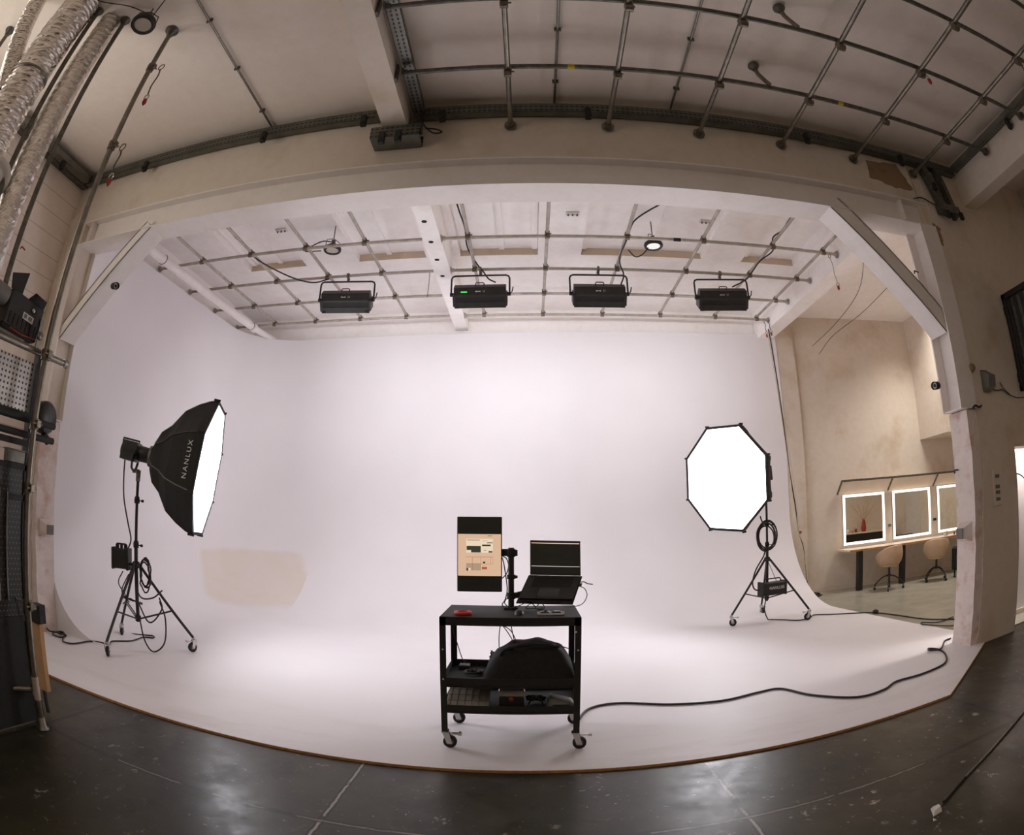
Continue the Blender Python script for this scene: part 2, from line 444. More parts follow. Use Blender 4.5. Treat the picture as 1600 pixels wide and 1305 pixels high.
struct('door_2', MB().box(10.36, 10.41, 5.35, 6.25, -.004, 2.1), M['white'])
struct('wall_bulkhead', MB().box(8.50, 10.4, 8.75, 9.9, 2.92, 5.6), M['wall'])

# front wall with the big opening
def jag(x0, x1, z0, z1, y0, y1, edge, n=60):
    # skin of plaster whose edge is broken; edge(z) gives the ragged x
    mb = MB()
    zs = [z0 + (z1 - z0) * i / n for i in range(n + 1)]
    pts = [V((edge(z), y0, z)) for z in zs]
    far = [V((x1, y0, z)) for z in zs]
    for i in range(n):
        a, b, c, d = pts[i], far[i], far[i + 1], pts[i + 1]
        mb.add([a, b, c, d], [(0, 1, 2, 3)])
        mb.add([a, d, d + V((0, y1 - y0, 0)), a + V((0, y1 - y0, 0))], [(0, 1, 2, 3)])
    return mb
rw = random.Random(3)
def ragged(base, amp, seed):
    r = random.Random(seed); ph = [r.uniform(0, 6) for _ in range(6)]
    def f(z):
        s = sum(sin(z * (2.1 + 3.3 * k) + ph[k]) / (1 + k * .8) for k in range(6))
        return base + amp * s * .5 + r.uniform(-.006, .006)
    return f
wf = MB()
wf.box(-5.70, -5.36, 4.26, 4.55, -.02, 5.6)
wf.box(-5.36, 4.52, 4.25, 4.55, 4.858, 5.6)
wf.box(4.54, 5.33, 4.26, 4.55, 2.45, 5.6)
wf.box(4.54, 5.33, 4.26, 4.40, -.02, 2.45)
wf.box(5.33, 7.1, 4.30, 4.55, 2.05, 5.6)
struct('wall_front', wf, M['wall'])
er = ragged(4.64, .045, 5)
wj = jag(4.6, 5.33, -.015, 5.6, 4.235, 4.262, er, 130); wj.box(5.328, 5.332, 4.235, 4.41, -.015, 2.05)
wj.box(5.33, 7.1, 4.235, 4.30, 2.05, 5.6)
struct('wall_front_right_skin', wj, M['wall'])
el = ragged(-5.42, .03, 9)
mbl = MB(); zs = [-.015 + 5.0 * i / 100 for i in range(101)]
for i in range(100):
    a, d = V((el(zs[i]), 4.235, zs[i])), V((el(zs[i + 1]), 4.235, zs[i + 1]))
    b, c = V((-5.70, 4.235, zs[i])), V((-5.70, 4.235, zs[i + 1]))
    mbl.add([b, a, d, c], [(0, 1, 2, 3)]); mbl.add([a, a + V((0, .026, 0)), d + V((0, .026, 0)), d], [(0, 1, 2, 3)])
struct('wall_front_left_skin', mbl, M['wall'])
# plastered piers below the steel
def pier(x0, x1, y0, y1, z0, z1, seed):
    r = random.Random(seed); mb = MB(); n = 26
    for k in range(n):
        za, zb = z0 + (z1 - z0) * k / n, z0 + (z1 - z0) * (k + 1) / n
    rows = []
    for k in range(n + 1):
        z = z0 + (z1 - z0) * k / n
        j = lambda a: r.uniform(-a, a)
        rows.append([V((x0 + j(.008), y0 + j(.004), z)), V((x1, y0, z)), V((x1, y1, z)), V((x0 + j(.006), y1, z)), V((x0 + j(.005), (y0 + y1) / 2, z))])
    for k in range(n):
        for i in range(5):
            a, b = rows[k], rows[k + 1]; i2 = (i + 1) % 5
            mb.add([a[i], a[i2], b[i2], b[i]], [(0, 1, 2, 3)])
    mb.add(rows[-1], [(0, 1, 2, 3, 4)]); return mb
struct('trim_2', pier(4.50, 4.66, 4.248, 4.56, 0, 2.44, 2), M['pier'])
struct('trim_3', pier(-5.34, -5.5, 4.248, 4.56, 0, 2.42, 4), M['pier'])
# steel portal frame: two H columns, the lintel beam and the knee braces
def hcol(x_in, sgn, z0, z1):
    mb = MB(); xo = x_in + sgn * .27
    a, b = min(x_in, xo), max(x_in, xo)
    mb.box(a, b, 4.222, 4.240, z0, z1); mb.box(a, b, 4.535, 4.555, z0, z1)
    xw = x_in + sgn * .13; mb.box(xw - .008, xw + .008, 4.240, 4.535, z0, z1)
    mb.box(min(x_in + sgn * .01, xw), max(x_in + sgn * .01, xw), 4.240, 4.535, z0, z0 + .012)
    return mb
struct('trim_4', hcol(-5.28, -1, 2.43, 4.545), M['steelw'])
struct('trim_5', hcol(4.385, 1, 2.45, 4.545), M['steelw'])
li = MB(); li.box(-5.55, 4.65, 4.245, 4.57, 4.545, 4.562); li.box(-5.55, 4.65, 4.235, 4.555, 4.842, 4.858); li.box(-5.55, 4.65, 4.34, 4.36, 4.562, 4.842)
for xx in (-5.2, 4.2): li.box(xx, xx + .012, 4.25, 4.34, 4.562, 4.842)
struct('trim_6', li, M['steelw'])
def brace(p0, p1, w, y0, y1):
    p0, p1 = V(p0), V(p1); d = (p1 - p0).normalized(); n = V((d.z, 0, -d.x))
    if n.z > 0: n = -n
    mb = MB(); a, b = p0, p1
    mb.prism([a + V((0, y0, 0)), b + V((0, y0, 0)), b - n * w + V((0, y0, 0)), a - n * w + V((0, y0, 0))], (0, .014, 0))
    mb.prism([a + V((0, y0, 0)), b + V((0, y0, 0)), b - n * .014 + V((0, y0, 0)), a - n * .014 + V((0, y0, 0))], (0, y1 - y0, 0))
    mb.prism([a - n * (w - .014) + V((0, y0, 0)), b - n * (w - .014) + V((0, y0, 0)), b - n * w + V((0, y0, 0)), a - n * w + V((0, y0, 0))], (0, y1 - y0, 0))
    return mb
struct('trim_7', brace((3.10, 0, 4.545), (4.385, 0, 3.26), .20, 4.255, 4.53), M['steelw'])
struct('trim_8', brace((-4.08, 0, 4.545), (-5.28, 0, 3.34), .13, 4.255, 4.53), M['steelw'])

# niche seen through the doorway on the right: white partition and its reveal
struct('door_1', MB().box(5.33, 7.1, 4.78, 4.82, -.004, 2.6), M['cyc'], 'white partition panel seen through the right doorway')
struct('baseboard_doorway', MB().box(5.33, 7.05, 4.765, 4.78, -.004, .06), M['wall'])
struct('trim_9', MB().box(5.33, 7.1, 4.24, 4.56, 2.03, 2.055), M['wall'])

# ceilings
struct('ceiling', MB().box(-5.95, 7.3, -3.6, 4.5, CZ, CZ + .15), M['ceil'])
cc = MB()
rec = [(-4.62, -3.56), (-2.64, -1.55), (-1.02, .17), (.83, 2.76), (3.46, 4.45)]
xs = [-5.75] + [q for r in rec for q in r] + [10.6]
for i in range(0, len(xs), 2): cc.box(xs[i], xs[i + 1], 4.85, 7.69, CZ, CZ + .12)
cc.box(-5.75, 10.6, 7.69, 10.2, CZ, CZ + .12); cc.box(-5.75, 10.6, 4.5, 4.85, CZ, CZ + .12); cc.box(-5.75, 10.6, 4.5, 10.2, CZ + .12, CZ + .2)
cyc_ceiling = struct('ceiling_cove_bay', cc, M['ceilc'])
rb = MB()
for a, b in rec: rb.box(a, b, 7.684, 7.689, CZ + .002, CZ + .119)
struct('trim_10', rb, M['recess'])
for i, (x, y0, y1) in enumerate([(-2.15, 6.3, 7.68), (-.95, 6.2, 7.66), (-.38, 5.4, 7.67), (.12, 5.2, 7.66), (.88, 5.3, 7.66), (1.95, 5.6, 7.67), (2.72, 5.0, 7.66), (3.55, 5.0, 7.66), (3.95, 5.0, 7.66), (-4.55, 5.3, 7.66), (-4.05, 5.6, 7.67)]):
    struct('trim_%d' % (11 + i), MB().box(x - .04, x + .04, y0, y1, CZ + .085, CZ + .118), M['ceilc'])
# deep concrete beams
struct('trim_22', MB().box(-1.36, -1.12, -3.4, 4.20, 5.2, CZ), M['wall'])
bm_ = struct('trim_23', MB().box(-1.36, -1.12, 4.55, 9.98, 5.2, CZ), M['ceilc'])
for y in (5.94, 6.48, 7.01, 7.55):
    build('hole', MB().cyl((-1.26, y, 5.1985), (-1.26, y, 5.23), .035, 16), M['hole'], bm_)
struct('trim_24', MB().box(4.56, 4.88, 4.55, 9.98, 5.05, CZ), M['ceilc'])
struct('trim_25', MB().box(5.42, 5.66, -3.4, 4.235, 4.98, CZ), M['wall'])
struct('trim_26', MB().box(-5.70, -5.58, -3.4, 4.23, 5.42, CZ), M['galvd'])
# ================================================================== ceiling grids of pipe
def flange(mb, p, d, r=.055):
    p, d = V(p), V(d).normalized()
    mb.cyl(p, p + d * .012, r, 16); mb.cyl(p + d * .012, p + d * .05, r * .62, 14)
def coupler(mb, c, a, b, r=.034):
    # swivel coupler: two short sleeves and a bolt
    c, a, b = V(c), V(a).normalized(), V(b).normalized()
    up = a.cross(b)
    mb.cyl(c - a * .032, c + a * .032, r, 10); mb.cyl(c + up * .05 - b * .032, c + up * .05 + b * .032, r, 10)
    mb.cyl(c + a * .02 + b * .03, c + a * .02 + b * .055, .009, 6)
def pipe_grid(name, label, xs, ys, x0, x1, y0, y1, zx, zy, m, mx, end_l=True, end_r=True, wall_y=None, group=None):
    # xs: pipes along the depth at height zx; ys: pipes across at height zy
    g = thing(name, label, 'pipe grid', (x0, y0, min(zx, zy)))
    for x in xs:
        mb = MB().cyl((x, y0, zx), (x, y1, zx), .0235, 12)
        if wall_y: flange(mb, (x, wall_y, zx), (0, -1, 0), .062)
        build('lengthwise_pipe', mb, m, g)
    for y in ys:
        mb = MB().cyl((x0, y, zy), (x1, y, zy), .0235, 12)
        if end_l: flange(mb, (x0 - .001, y, zy), (1, 0, 0))
        if end_r: flange(mb, (x1 + .001, y, zy), (-1, 0, 0))
        build('cross_pipe', mb, mx, g)
        for x in xs:
            if not (y0 < y < y1): continue
            build('pipe_clamp', (lambda q: (coupler(q, (x, y, zx), (0, 1, 0), (1, 0, 0)) or q))(MB()), M['clamp'], g)
    return g
g1 = pipe_grid('pipe_grid', 'galvanised pipe grid under the front ceiling, between concrete beams', [-.135, .81, 1.745, 2.685, 3.64, 4.58], [3.44, 2.63, 1.9, 1.29],
          -1.06, 5.36, -1.6, 4.23, 5.26, 5.31, M['pipe'], M['galvd'], True, True, 4.232)
for (x, y) in ((.41, 3.44), (3.08, 3.44)):
    build('tape_band', MB().cyl((x - .03, y, 5.31), (x + .03, y, 5.31), .025, 12), M['yel'], g1)
for y in (3.44, 2.63):      # bracket plates at the beam
    build('pipe_bracket', MB().box(-1.118, -1.10, y - .03, y + .03, 5.22, 5.42), M['galvd'], g1)
g2 = pipe_grid('pipe_grid', 'whitened pipe grid over the left bay of the cove', [-4.8, -3.92, -3.03, -2.16], [6.4, 7.37, 8.28, 9.2],
          -5.66, -1.37, 4.62, 9.3, 5.25, 5.2, M['pipew'], M['pipew'], True, False)
g3 = pipe_grid('pipe_grid', 'whitened pipe grid over the right bay of the cove, carrying three lamps', [-.76, .27, 1.32, 2.38, 3.44, 4.3], [6.4, 7.37, 8.28, 9.2],
          -1.11, 4.55, 4.62, 9.3, 5.25, 5.2, M['pipew'], M['pipew'], True, True)
build('tape_band', MB().cyl((1.95, 6.4, 5.2), (2.05, 6.4, 5.2), .026, 12), M['rub'], g3)

# ---- conduits on the front ceiling
for x, y1, lb in ((.30, 4.24, 'thin grey conduit on the ceiling, straight above the trolley'), (1.49, 4.24, 'thin grey conduit on the ceiling, above the right side of the trolley'),
                  (-2.70, 4.20, 'thin grey conduit on the bare ceiling panel left of the big beam')):
    t = thing('ceiling_conduit', lb, 'conduit', (x, y1, 5.56), 'thin conduits on the front ceiling')
    build('conduit_tube', MB().cyl((x, -1.0, 5.575), (x, y1, 5.575), .0125, 8), M['galv'], t)
    for y in (3.9, 3.2, 2.5):
        build('conduit_clip', MB().box(x - .03, x + .03, y - .008, y + .008, 5.558, 5.5995), M['galvd'], t)

# ---- punched cable trays along the top of the front wall and beams
def tray(name, label, segs, m, clips, group='punched steel cable trays'):
    x0, x1, y0, y1, z0, z1 = segs
    t = thing(name, label, 'cable tray', ((x0 + x1) / 2, (y0 + y1) / 2, z0), group)
    mb = MB()
    if x1 - x0 > y1 - y0:
        mb.box(x0, x1, y0, y0 + .004, z0, z1); mb.box(x0, x1, y0, y1, z0, z0 + .004); mb.box(x0, x1, y1 - .004, y1, z0, z1)
    else:
        mb.box(x0, x0 + .004, y0, y1, z0, z1); mb.box(x0, x1, y0, y1, z0, z0 + .004); mb.box(x1 - .004, x1, y0, y1, z0, z1)
    build('tray_channel', mb, m, t)
    for c in clips:
        x, y, z = c
        k = MB(); k.box(x - .03, x + .03, y - .05, y + .002, z - .13, z + .01, .006); k.cyl((x, y - .05, z - .1), (x, y - .075, z - .1), .018, 8)
        build('tray_clip', k, M['blkm'], t)
    return t
tray('cable_tray', 'punched steel cable tray atop the front wall, left of the big beam', (-5.55, -1.40, 4.14, 4.232, 5.42, 5.53), M['tray'],
     [(-4.39, 4.14, 5.43), (-2.72, 4.14, 5.43), (-1.59, 4.14, 5.43)])
tray('cable_tray', 'punched steel cable tray atop the front wall, behind the pipe flanges', (-1.08, 5.36, 4.14, 4.232, 5.38, 5.49), M['tray'],
     [(-.79, 4.14, 5.39), (.61, 4.14, 5.39), (2.98, 4.14, 5.39), (4.34, 4.14, 5.39)])
t = tray('cable_tray', 'short punched steel tray wrapped under the end of the big beam', (-1.46, -.98, 4.02, 4.232, 5.03, 5.17), M['tray'], [(-1.33, 4.02, 5.06), (-1.17, 4.02, 5.06)])
build('tray_cable', MB().tube(smooth_pts([(-1.0, 4.1, 5.35), (-.96, 4.08, 5.2), (-.86, 4.08, 5.08), (-.78, 4.1, 5.1), (-.84, 4.12, 5.16), (-.95, 4.14, 5.2)]), .009), M['cable'], t)
build('tray_riser', MB().box(-1.08, -.99, 4.10, 4.20, 5.17, 5.45), M['galvd'], t)
tray('cable_tray', 'bright punched tray running along the right face of the big beam', (-1.085, -.965, -1.5, 4.13, 5.40, 5.46), M['trayy'], [])
tray('cable_tray', 'punched tray along the side beam in the top right corner', (5.31, 5.415, -1.0, 4.13, 5.42, 5.50), M['trayy'], [(5.36, 2.9, 5.42)])
tray('cable_tray', 'dark tray under the ceiling of the block wall, left corner', (-5.575, -5.46, -1.0, 4.12, 5.43, 5.52), M['trayy'], [(-5.5, 3.6, 5.44)])
# bundle of trays dropping down at the right corner
t = thing('cable_drop', 'dark cable trunking stepping down the wall in the upper right corner', 'cable trunking', (4.95, 4.14, 4.55))
k = MB(); k.bar((4.72, 4.17, 5.42), (4.86, 4.17, 4.83), .10, .09, (0, 1, 0)); build('trunking_leg', k, M['galvd'], t)
k = MB(); k.bar((4.98, 4.17, 5.38), (5.05, 4.17, 4.86), .07, .09, (0, 1, 0)); build('trunking_leg', k, M['galvd'], t)
k = MB(); k.box(4.78, 5.14, 4.11, 4.234, 4.73, 4.85, .01); build('trunking_foot', k, M['galvd'], t)
for x, z in ((4.76, 5.06), (4.84, 4.70), (4.93, 4.68), (5.10, 4.72)):
    build('tray_clip', MB().box(x - .028, x + .028, 4.07, 4.11, z - .07, z + .03, .005), M['blkm'], t)
build('trunking_cable', MB().tube(smooth_pts([(4.40, 4.2, 4.86), (4.55, 4.2, 4.90), (4.7, 4.2, 4.86), (4.8, 4.2, 4.84)]), .008), M['cable'], t)

# ---- safety slings with red tags
def sling(x, y, z, l, label, dx=0.0, group='steel safety slings with red tags', pale=False):
    t = thing('safety_sling', label, 'safety sling', (x, y, z), group)
    q = MB(); q.torus((x, y, z), (1, 0, 0) if dx else (0, 1, 0), .032, .005, 16, 6); build('sling_loop', q, M['clamp'], t)
    build('sling_cord', MB().tube(smooth_pts([(x, y, z - .03), (x + dx * .3 + .012, y, z - l * .35), (x + dx * .7 - .01, y, z - l * .7), (x + dx, y, z - l)]), .007, 6), M['cablew' if pale else 'galvd'], t)
    build('snap_hook', MB().torus((x + dx, y, z - l - .035), (0, 1, 0), .026, .006, 14, 6), M['chrome'], t)
    build('red_tag', MB().lathe((x + dx, y, z - l - .05), (0, 0, -1), [(0, .004), (.012, .018), (.05, .02), (.075, .006)], 10), M['redd'], t)
sling(-2.98, 2.47, 5.02, .33, 'red tagged sling hanging near the top of the tall pole')
sling(-2.99, 2.46, 4.12, .24, 'red tagged sling hanging halfway up the tall pole')
sling(3.68, 2.60, 5.26, .06, 'short red tagged sling on the front grid, above the right brace')
sling(4.70, 1.93, 5.27, .07, 'red tagged sling on the front grid at the far right edge')
sling(4.40, 6.40, 5.16, .42, 'pale sling hanging from the right end of the cove grid', .04, pale=True)
sling(4.44, 9.18, 5.16, .20, 'red tagged sling at the back right end of the cove grid', .02)
sling(4.53, 9.18, 5.16, .16, 'second red tagged sling at the back right end, beside the beam', .03)

# ---- round high bay lamps
def high_bay(x, y, z, label, m, r=.125, tilt=(0, 0, 1)):
    t = thing('high_bay_lamp', label, 'ceiling lamp', (x, y, z), 'round high bay ceiling lamps')
    a = V(tilt).normalized(); c = V((x, y, z))
    build('lamp_housing', MB().lathe(c, a, [(0, r * .70), (-.012, r * .92), (0, r), (.02, r * 1.02), (.045, r * .96), (.05, r * .6), (.09, r * .5), (.11, r * .3), (.115, .0)], 32), M['blk'], t)
    build('lamp_lens', MB().lathe(c, a, [(.004, r * .72), (.0, r * .5), (-.002, 0.0)], 32), m, t)
    q = MB(); s = a.orthogonal().normalized()
    q.tube([c + s * r * .9 + a * .04, c + s * r * .8 + a * .15, c + a * .19, c - s * r * .8 + a * .15, c - s * r * .9 + a * .04], .006, 6); build('lamp_bracket', q, M['galvd'], t)
    q = MB(); q.cyl(c + a * .19, V((x, y, CZ)) if z > 5.3 else c + a * (CZ - z), .008, 8); build('lamp_hanger', q, M['galvd'], t); build('lamp_gland', MB().cyl(c + a * .11, c + a * .16, .03, 12), M['galvd'], t)
    return t
high_bay(-3.17, 2.13, 5.36, 'unlit round high bay lamp on the front ceiling beside silver ducts', M['lens'])
high_bay(-2.67, 6.53, 5.2, 'round high bay lamp above the leftmost hanging light panel', M['lens'], .125)
high_bay(1.72, 6.62, 5.2, 'round high bay lamp above the third hanging light panel', M['bay'], .13)
for k, P in enumerate(([(-3.17, 2.1, 5.5), (-3.35, 1.95, 5.56), (-3.6, 1.75, 5.58), (-3.7, 1.5, 5.58)], [(-3.13, 2.15, 5.48), (-2.9, 2.0, 5.56), (-2.82, 1.8, 5.58), (-2.8, 1.5, 5.58)])):
    single('lamp_cable', MB().tube(smooth_pts(P), .006, 6), M['cable'], ['thin cable looping left from the unlit ceiling lamp', 'thin cable looping right from the unlit ceiling lamp'][k], 'cable')

# ---- small sprinkler-like stubs on the front ceiling
for x, y, lb in ((2.20, 2.62, 'grey ceiling stub bracket on the front grid, nearer the top edge'), (2.19, 3.42, 'grey ceiling stub bracket on the front grid, beside the wall row')):
    t = thing('stub_bracket', lb, 'bracket', (x, y, 5.33))
    build('stub_head', MB().lathe((x - .02, y, 5.59), (.1, 0, -1), [(0, .055), (.02, .06), (.05, .035), (.07, .028)], 14), M['galvd'], t)
    build('stub_arm', MB().tube([(x - .015, y, 5.54), (x, y, 5.46), (x + .05, y, 5.38), (x + .09, y, 5.33)], .022, 8), M['clamp'], t)

# ================================================================== hanging LED panels
def led_panel():
    t = thing('panel_light', '', 'studio light', (0, 0, 0), 'black light panels hanging over the cove')
    W = .37; T = Matrix.Translation((0, .02, -.39)) @ Matrix.Rotation(RD(38), 4, 'X')
    b = MB(); b.M = T
    sec = [(-.06, -.13), (-.11, -.10), (-.115, .02), (-.07, .12), (.06, .13), (.12, .04), (.12, -.13)]
    b.prism([(-W, y, z) for y, z in sec], (2 * W, 0, 0)); build('lamp_housing', b, M['blk'], t)
    b = MB(); b.M = T
    for k in range(5): b.box(-W + .03, W - .03, -.1165, -.1135, -.085 + k * .016, -.079 + k * .016)
    build('cooling_fins', b, M['blkm'], t)
    b = MB(); b.M = T; b.box(-W + .02, W - .02, -.055, .115, -.134, -.131); build('diffuser', b, M['ledl'], t)
    for s in (-1, 1):
        b = MB(); b.M = T; b.box(s * W - .018, s * W + .018, -.13, .135, -.15, .02, .008); build('end_cap', b, M['blk'], t)
        b = MB(); b.M = T; b.box(s * (W - .04) - .03, s * (W - .04) + .03, -.125, -.06, -.175, -.13, .006); build('foot', b, M['blkm'], t)
        k = MB(); k.cyl((s * (W + .01), 0, -.40), (s * (W + .065), 0, -.40), .028, 14); build('tilt_knob', k, M['blkm'], t)
    b = MB(); b.M = T; b.box(-W - .0, W, -.120, -.10, -.175, -.085, .004); build('barn_lip', b, M['blk'], t)
    k = MB(); k.tube(smooth_pts([(W + .05, 0, -.40), (W + .085, -.02, -.37), (W + .10, -.03, -.30)], 4), .008, 6); build('locking_lever', k, M['blkm'], t)
    y = MB(); y.tube([(-W - .05, 0, -.42), (-W - .05, 0, -.15), (-W - .035, 0, -.115), (-W + .0, 0, -.10), (W, 0, -.10), (W + .035, 0, -.115), (W + .05, 0, -.15), (W + .05, 0, -.42)], .0135, 10); build('yoke', y, M['blk'], t)
    h = MB(); h.M = T; h.tube([(-.06, -.02, .12), (-.06, -.02, .165), (-.05, -.02, .175), (.05, -.02, .175), (.06, -.02, .165), (.06, -.02, .12)], .008, 8); build('handle', h, M['blk'], t)
    c = MB(); c.cyl((0, 0, -.10), (0, 0, -.05), .02, 10); c.torus((0, 0, 0), (1, 0, 0), .034, .012, 18, 8); c.box(-.02, .02, -.05, .05, -.055, -.035, .004); c.cyl((0, -.05, -.03), (0, -.09, -.03), .008, 8); c.box(-.012, .012, -.10, -.085, -.055, -.005)
    build('pipe_clamp', c, M['clamp'], t)
    lb = MB(); lb.M = T
    lb.box(-.065, .015, -.098, -.094, .05, .085)
    pl = build('control_label', lb, M['blkm'], t)
    r = random.Random(4)
    for i in range(7):
        q = MB(); q.M = T; x0 = -.06 + i * .0105; q.box(x0, x0 + .0065, -.1005, -.0982, .058 + r.uniform(0, .006), .078 - r.uniform(0, .008)); build('label_mark', q, M['white'], pl)
    for i in range(2):
        for j in range(4):
            q = MB(); q.M = T; q.box(.045 + i * .02, .052 + i * .02, -.1005, -.096, .035 + j * .014, .041 + j * .014); build('button', q, M['white'], pl)
    return t
lp = led_panel()
lbs = ['leftmost black light panel hanging in the left bay of the cove', 'black light panel hanging just right of the beam, green display lit',
       'black light panel hanging directly above the laptop', 'rightmost black light panel hanging above the octagonal softbox']
for i, (x, rz) in enumerate(((-2.68, 7), (-.67, 0), (1.035, 0), (2.92, -7))):
    o = lp if i == 0 else copy_tree(lp)
    o.location = (x, 7.37, 5.2); o.rotation_euler = (0, 0, RD(rz)); o['label'] = lbs[i]
    if i == 1:
        q = MB(); q.M = Matrix.Translation((0, .02, -.39)) @ Matrix.Rotation(RD(38), 4, 'X'); q.box(-.27, -.18, -.1005, -.096, .045, .07)
        g = build('display', q, M['lcdg']); g.parent = o
# power cables running along the grid to the panels
def cable(name, P, r, label, m='cable', group=None, k=6, cat='cable'):
    return single(name, MB().tube(smooth_pts(P, k), r, 7), M[m], label, cat, group)
cable('power_cable', [(-3.0, 7.37, 5.17), (-3.25, 7.3, 5.10), (-3.6, 7.15, 5.17), (-3.9, 6.6, 5.22), (-3.95, 6.3, 5.29), (-3.98, 6.0, 5.28), (-4.0, 5.8, 5.31), (-4.15, 5.6, 5.38), (-4.3, 5.6, 5.42)], .011, 'black cable drooping to the leftmost hanging light panel')
cable('power_cable', [(-.45, 7.36, 4.98), (-.55, 7.34, 5.03), (-.62, 7.33, 5.13), (-.7, 7.28, 5.22), (-.79, 7.0, 5.28), (-.8, 6.6, 5.22), (-.79, 6.3, 5.29), (-.82, 5.9, 5.3), (-.84, 5.6, 5.32)], .011, 'black cable winding along pipe above the green-lit light panel')
cable('power_cable', [(1.36, 7.36, 4.95), (1.40, 7.3, 5.08), (1.34, 7.2, 5.2), (1.30, 6.9, 5.2), (1.33, 6.5, 5.22), (1.36, 6.3, 5.3), (1.42, 6.2, 5.37), (1.6, 6.0, 5.42), (1.85, 5.75, 5.45)], .011, 'black cable crossing from the third light panel toward the lintel')
cable('power_cable', [(3.1, 7.36, 4.98), (3.3, 7.2, 5.06), (3.42, 6.9, 5.21), (3.48, 6.5, 5.2), (3.42, 6.3, 5.3), (3.5, 6.1, 5.32), (3.43, 5.8, 5.27), (3.5, 5.55, 5.33), (3.7, 5.5, 5.36), (3.95, 5.45, 5.44), (3.9, 5.5, 5.5)], .011, 'black cable wrapped round the pipe above the rightmost light panel')
cable('power_cable', [(-3.0, 6.9, 5.42), (-3.2, 6.75, 5.36), (-2.9, 6.6, 5.4), (-2.72, 6.55, 5.36)], .009, 'dark cable tail beside the left round lamp in the cove')
cable('power_cable', [(1.72, 6.6, 5.34), (1.62, 6.7, 5.16), (1.5, 6.8, 5.12), (1.38, 6.7, 5.17)], .009, 'dark cable linking the lit round lamp to the pipe')
cable('hanging_string', [(-1.42, 7.37, 5.18), (-1.425, 7.37, 5.0), (-1.44, 7.38, 4.78)], .005, 'thin grey string hanging beside the deep white beam', 'galvd')
for x, y, lb in ((3.02, 5.9, 'small black box on the cove ceiling near the lintel, right side'), (-4.78, 5.55, 'small black box at the front left corner of cove ceiling'), (-.95, 5.6, 'small black slot box on cove ceiling beside the beam'), (4.35, 5.6, 'small dark cap on the cove ceiling behind the right brace')):
    t = thing('ceiling_junction_box', lb, 'junction box', (x, y, 5.45), 'small black boxes on the cove ceiling')
    build('box_body', MB().box(x - .07, x + .07, y - .05, y + .05, 5.49, CZ - .002, .008), M['blkm'], t); build('box_gland', MB().cyl((x + .07, y, 5.54), (x + .1, y, 5.54), .014, 8), M['blkm'], t)
# wiring clips / faint sockets on the cove ceiling
for x, y, lb in ((.62, 6.45, 'small white ceiling socket right of the middle pipe'), (-3.5, 6.45, 'small white ceiling socket left of the round lamp'), (2.5, 6.5, 'small white ceiling socket right of lit round lamp'), (-2.42, 6.1, 'small white ceiling socket above the left round lamp')):
    t = thing('ceiling_socket', lb, 'socket', (x, y, 5.53), 'white sockets on the cove ceiling')
    build('socket_plate', MB().box(x - .09, x + .09, y - .04, y + .04, 5.575, CZ - .001, .004), M['white'], t)
    for s in (-1, 0, 1): build('socket_pin', MB().cyl((x + s * .06, y, 5.575), (x + s * .06, y, 5.55), .012, 8), M['grey'], t)

# large white drain pipe over the left wall of the cove
t = thing('drain_pipe', 'thick white drain pipe running above the left cove wall', 'pipe', (-5.2, 7, 5.0))
build('pipe_run', MB().cyl((-5.22, 4.6, 5.065), (-5.13, 8.9, 5.075), .075, 24), M['whitep'], t)
build('pipe_socket', MB().cyl((-5.13, 8.9, 5.075), (-5.128, 9.02, 5.075), .086, 24), M['whitep'], t)
build('pipe_tail', MB().cyl((-5.128, 9.02, 5.075), (-5.07, 9.80, 5.10), .06, 24), M['whitep'], t)
for y in (5.9, 8.86): build('pipe_strap', MB().torus((-5.22 + (y - 4.6) * .021, y, 5.065 + (y - 4.6) * .0023), (0, 1, 0), .078, .006, 24, 6), M['galvd'], t)
cable('loose_wire', [(-5.12, 5.2, 5.0), (-5.3, 5.1, 4.98), (-5.45, 5.0, 5.02), (-5.5, 4.9, 4.95)], .006, 'thin wire curling beside the top of the left brace')
# ================================================================== lamp stands, softboxes
def caster(par, c, yaw, r=.055, brake=True, fork=None):
    # fork part with wheel and brake as sub-parts; c = floor contact
    x, y, z = c; R = Matrix.Translation((x, y, z)) @ Matrix.Rotation(yaw, 4, 'Z')
    off = .028
    f = MB(); f.M = R
    for s in (-1, 1):
        f.prism([(-off - .018, s * .024, r * .8), (-off + .018, s * .024, r * .8), (.022, s * .024, r * 2 + .03), (-.025, s * .024, r * 2 + .03)], (0, s * .003, 0))
    f.box(-.028, .028, -.027, .027, r * 2 + .028, r * 2 + .035); f.cyl((0, 0, r * 2 + .035), (0, 0, r * 2 + .055), .018, 12); f.cyl((-off, -.03, r), (-off, .03, r), .007, 8)
    fo = build('caster', f, M['chrome'], par)
    w = MB(); w.M = R; w.lathe((-off, -.015, r), (0, 1, 0), [(0, r * .55), (0, r * .9), (.004, r), (.026, r), (.03, r * .9), (.03, r * .55)], 26); build('wheel', w, M['rub'], fo)
    h = MB(); h.M = R; h.lathe((-off, -.014, r), (0, 1, 0), [(0, 0), (0, r * .55), (.028, r * .55), (.028, 0)], 18); build('hub', h, M['grey'], fo)
    if brake:
        b = MB(); b.M = R; b.box(-.095, -.02, -.017, .017, r * 2 + .012, r * 2 + .02, .002); b.box(-.11, -.085, -.02, .02, r * 2 + .006, r * 2 + .026, .003)
        build('brake_lever', b, M['chrome'], fo)
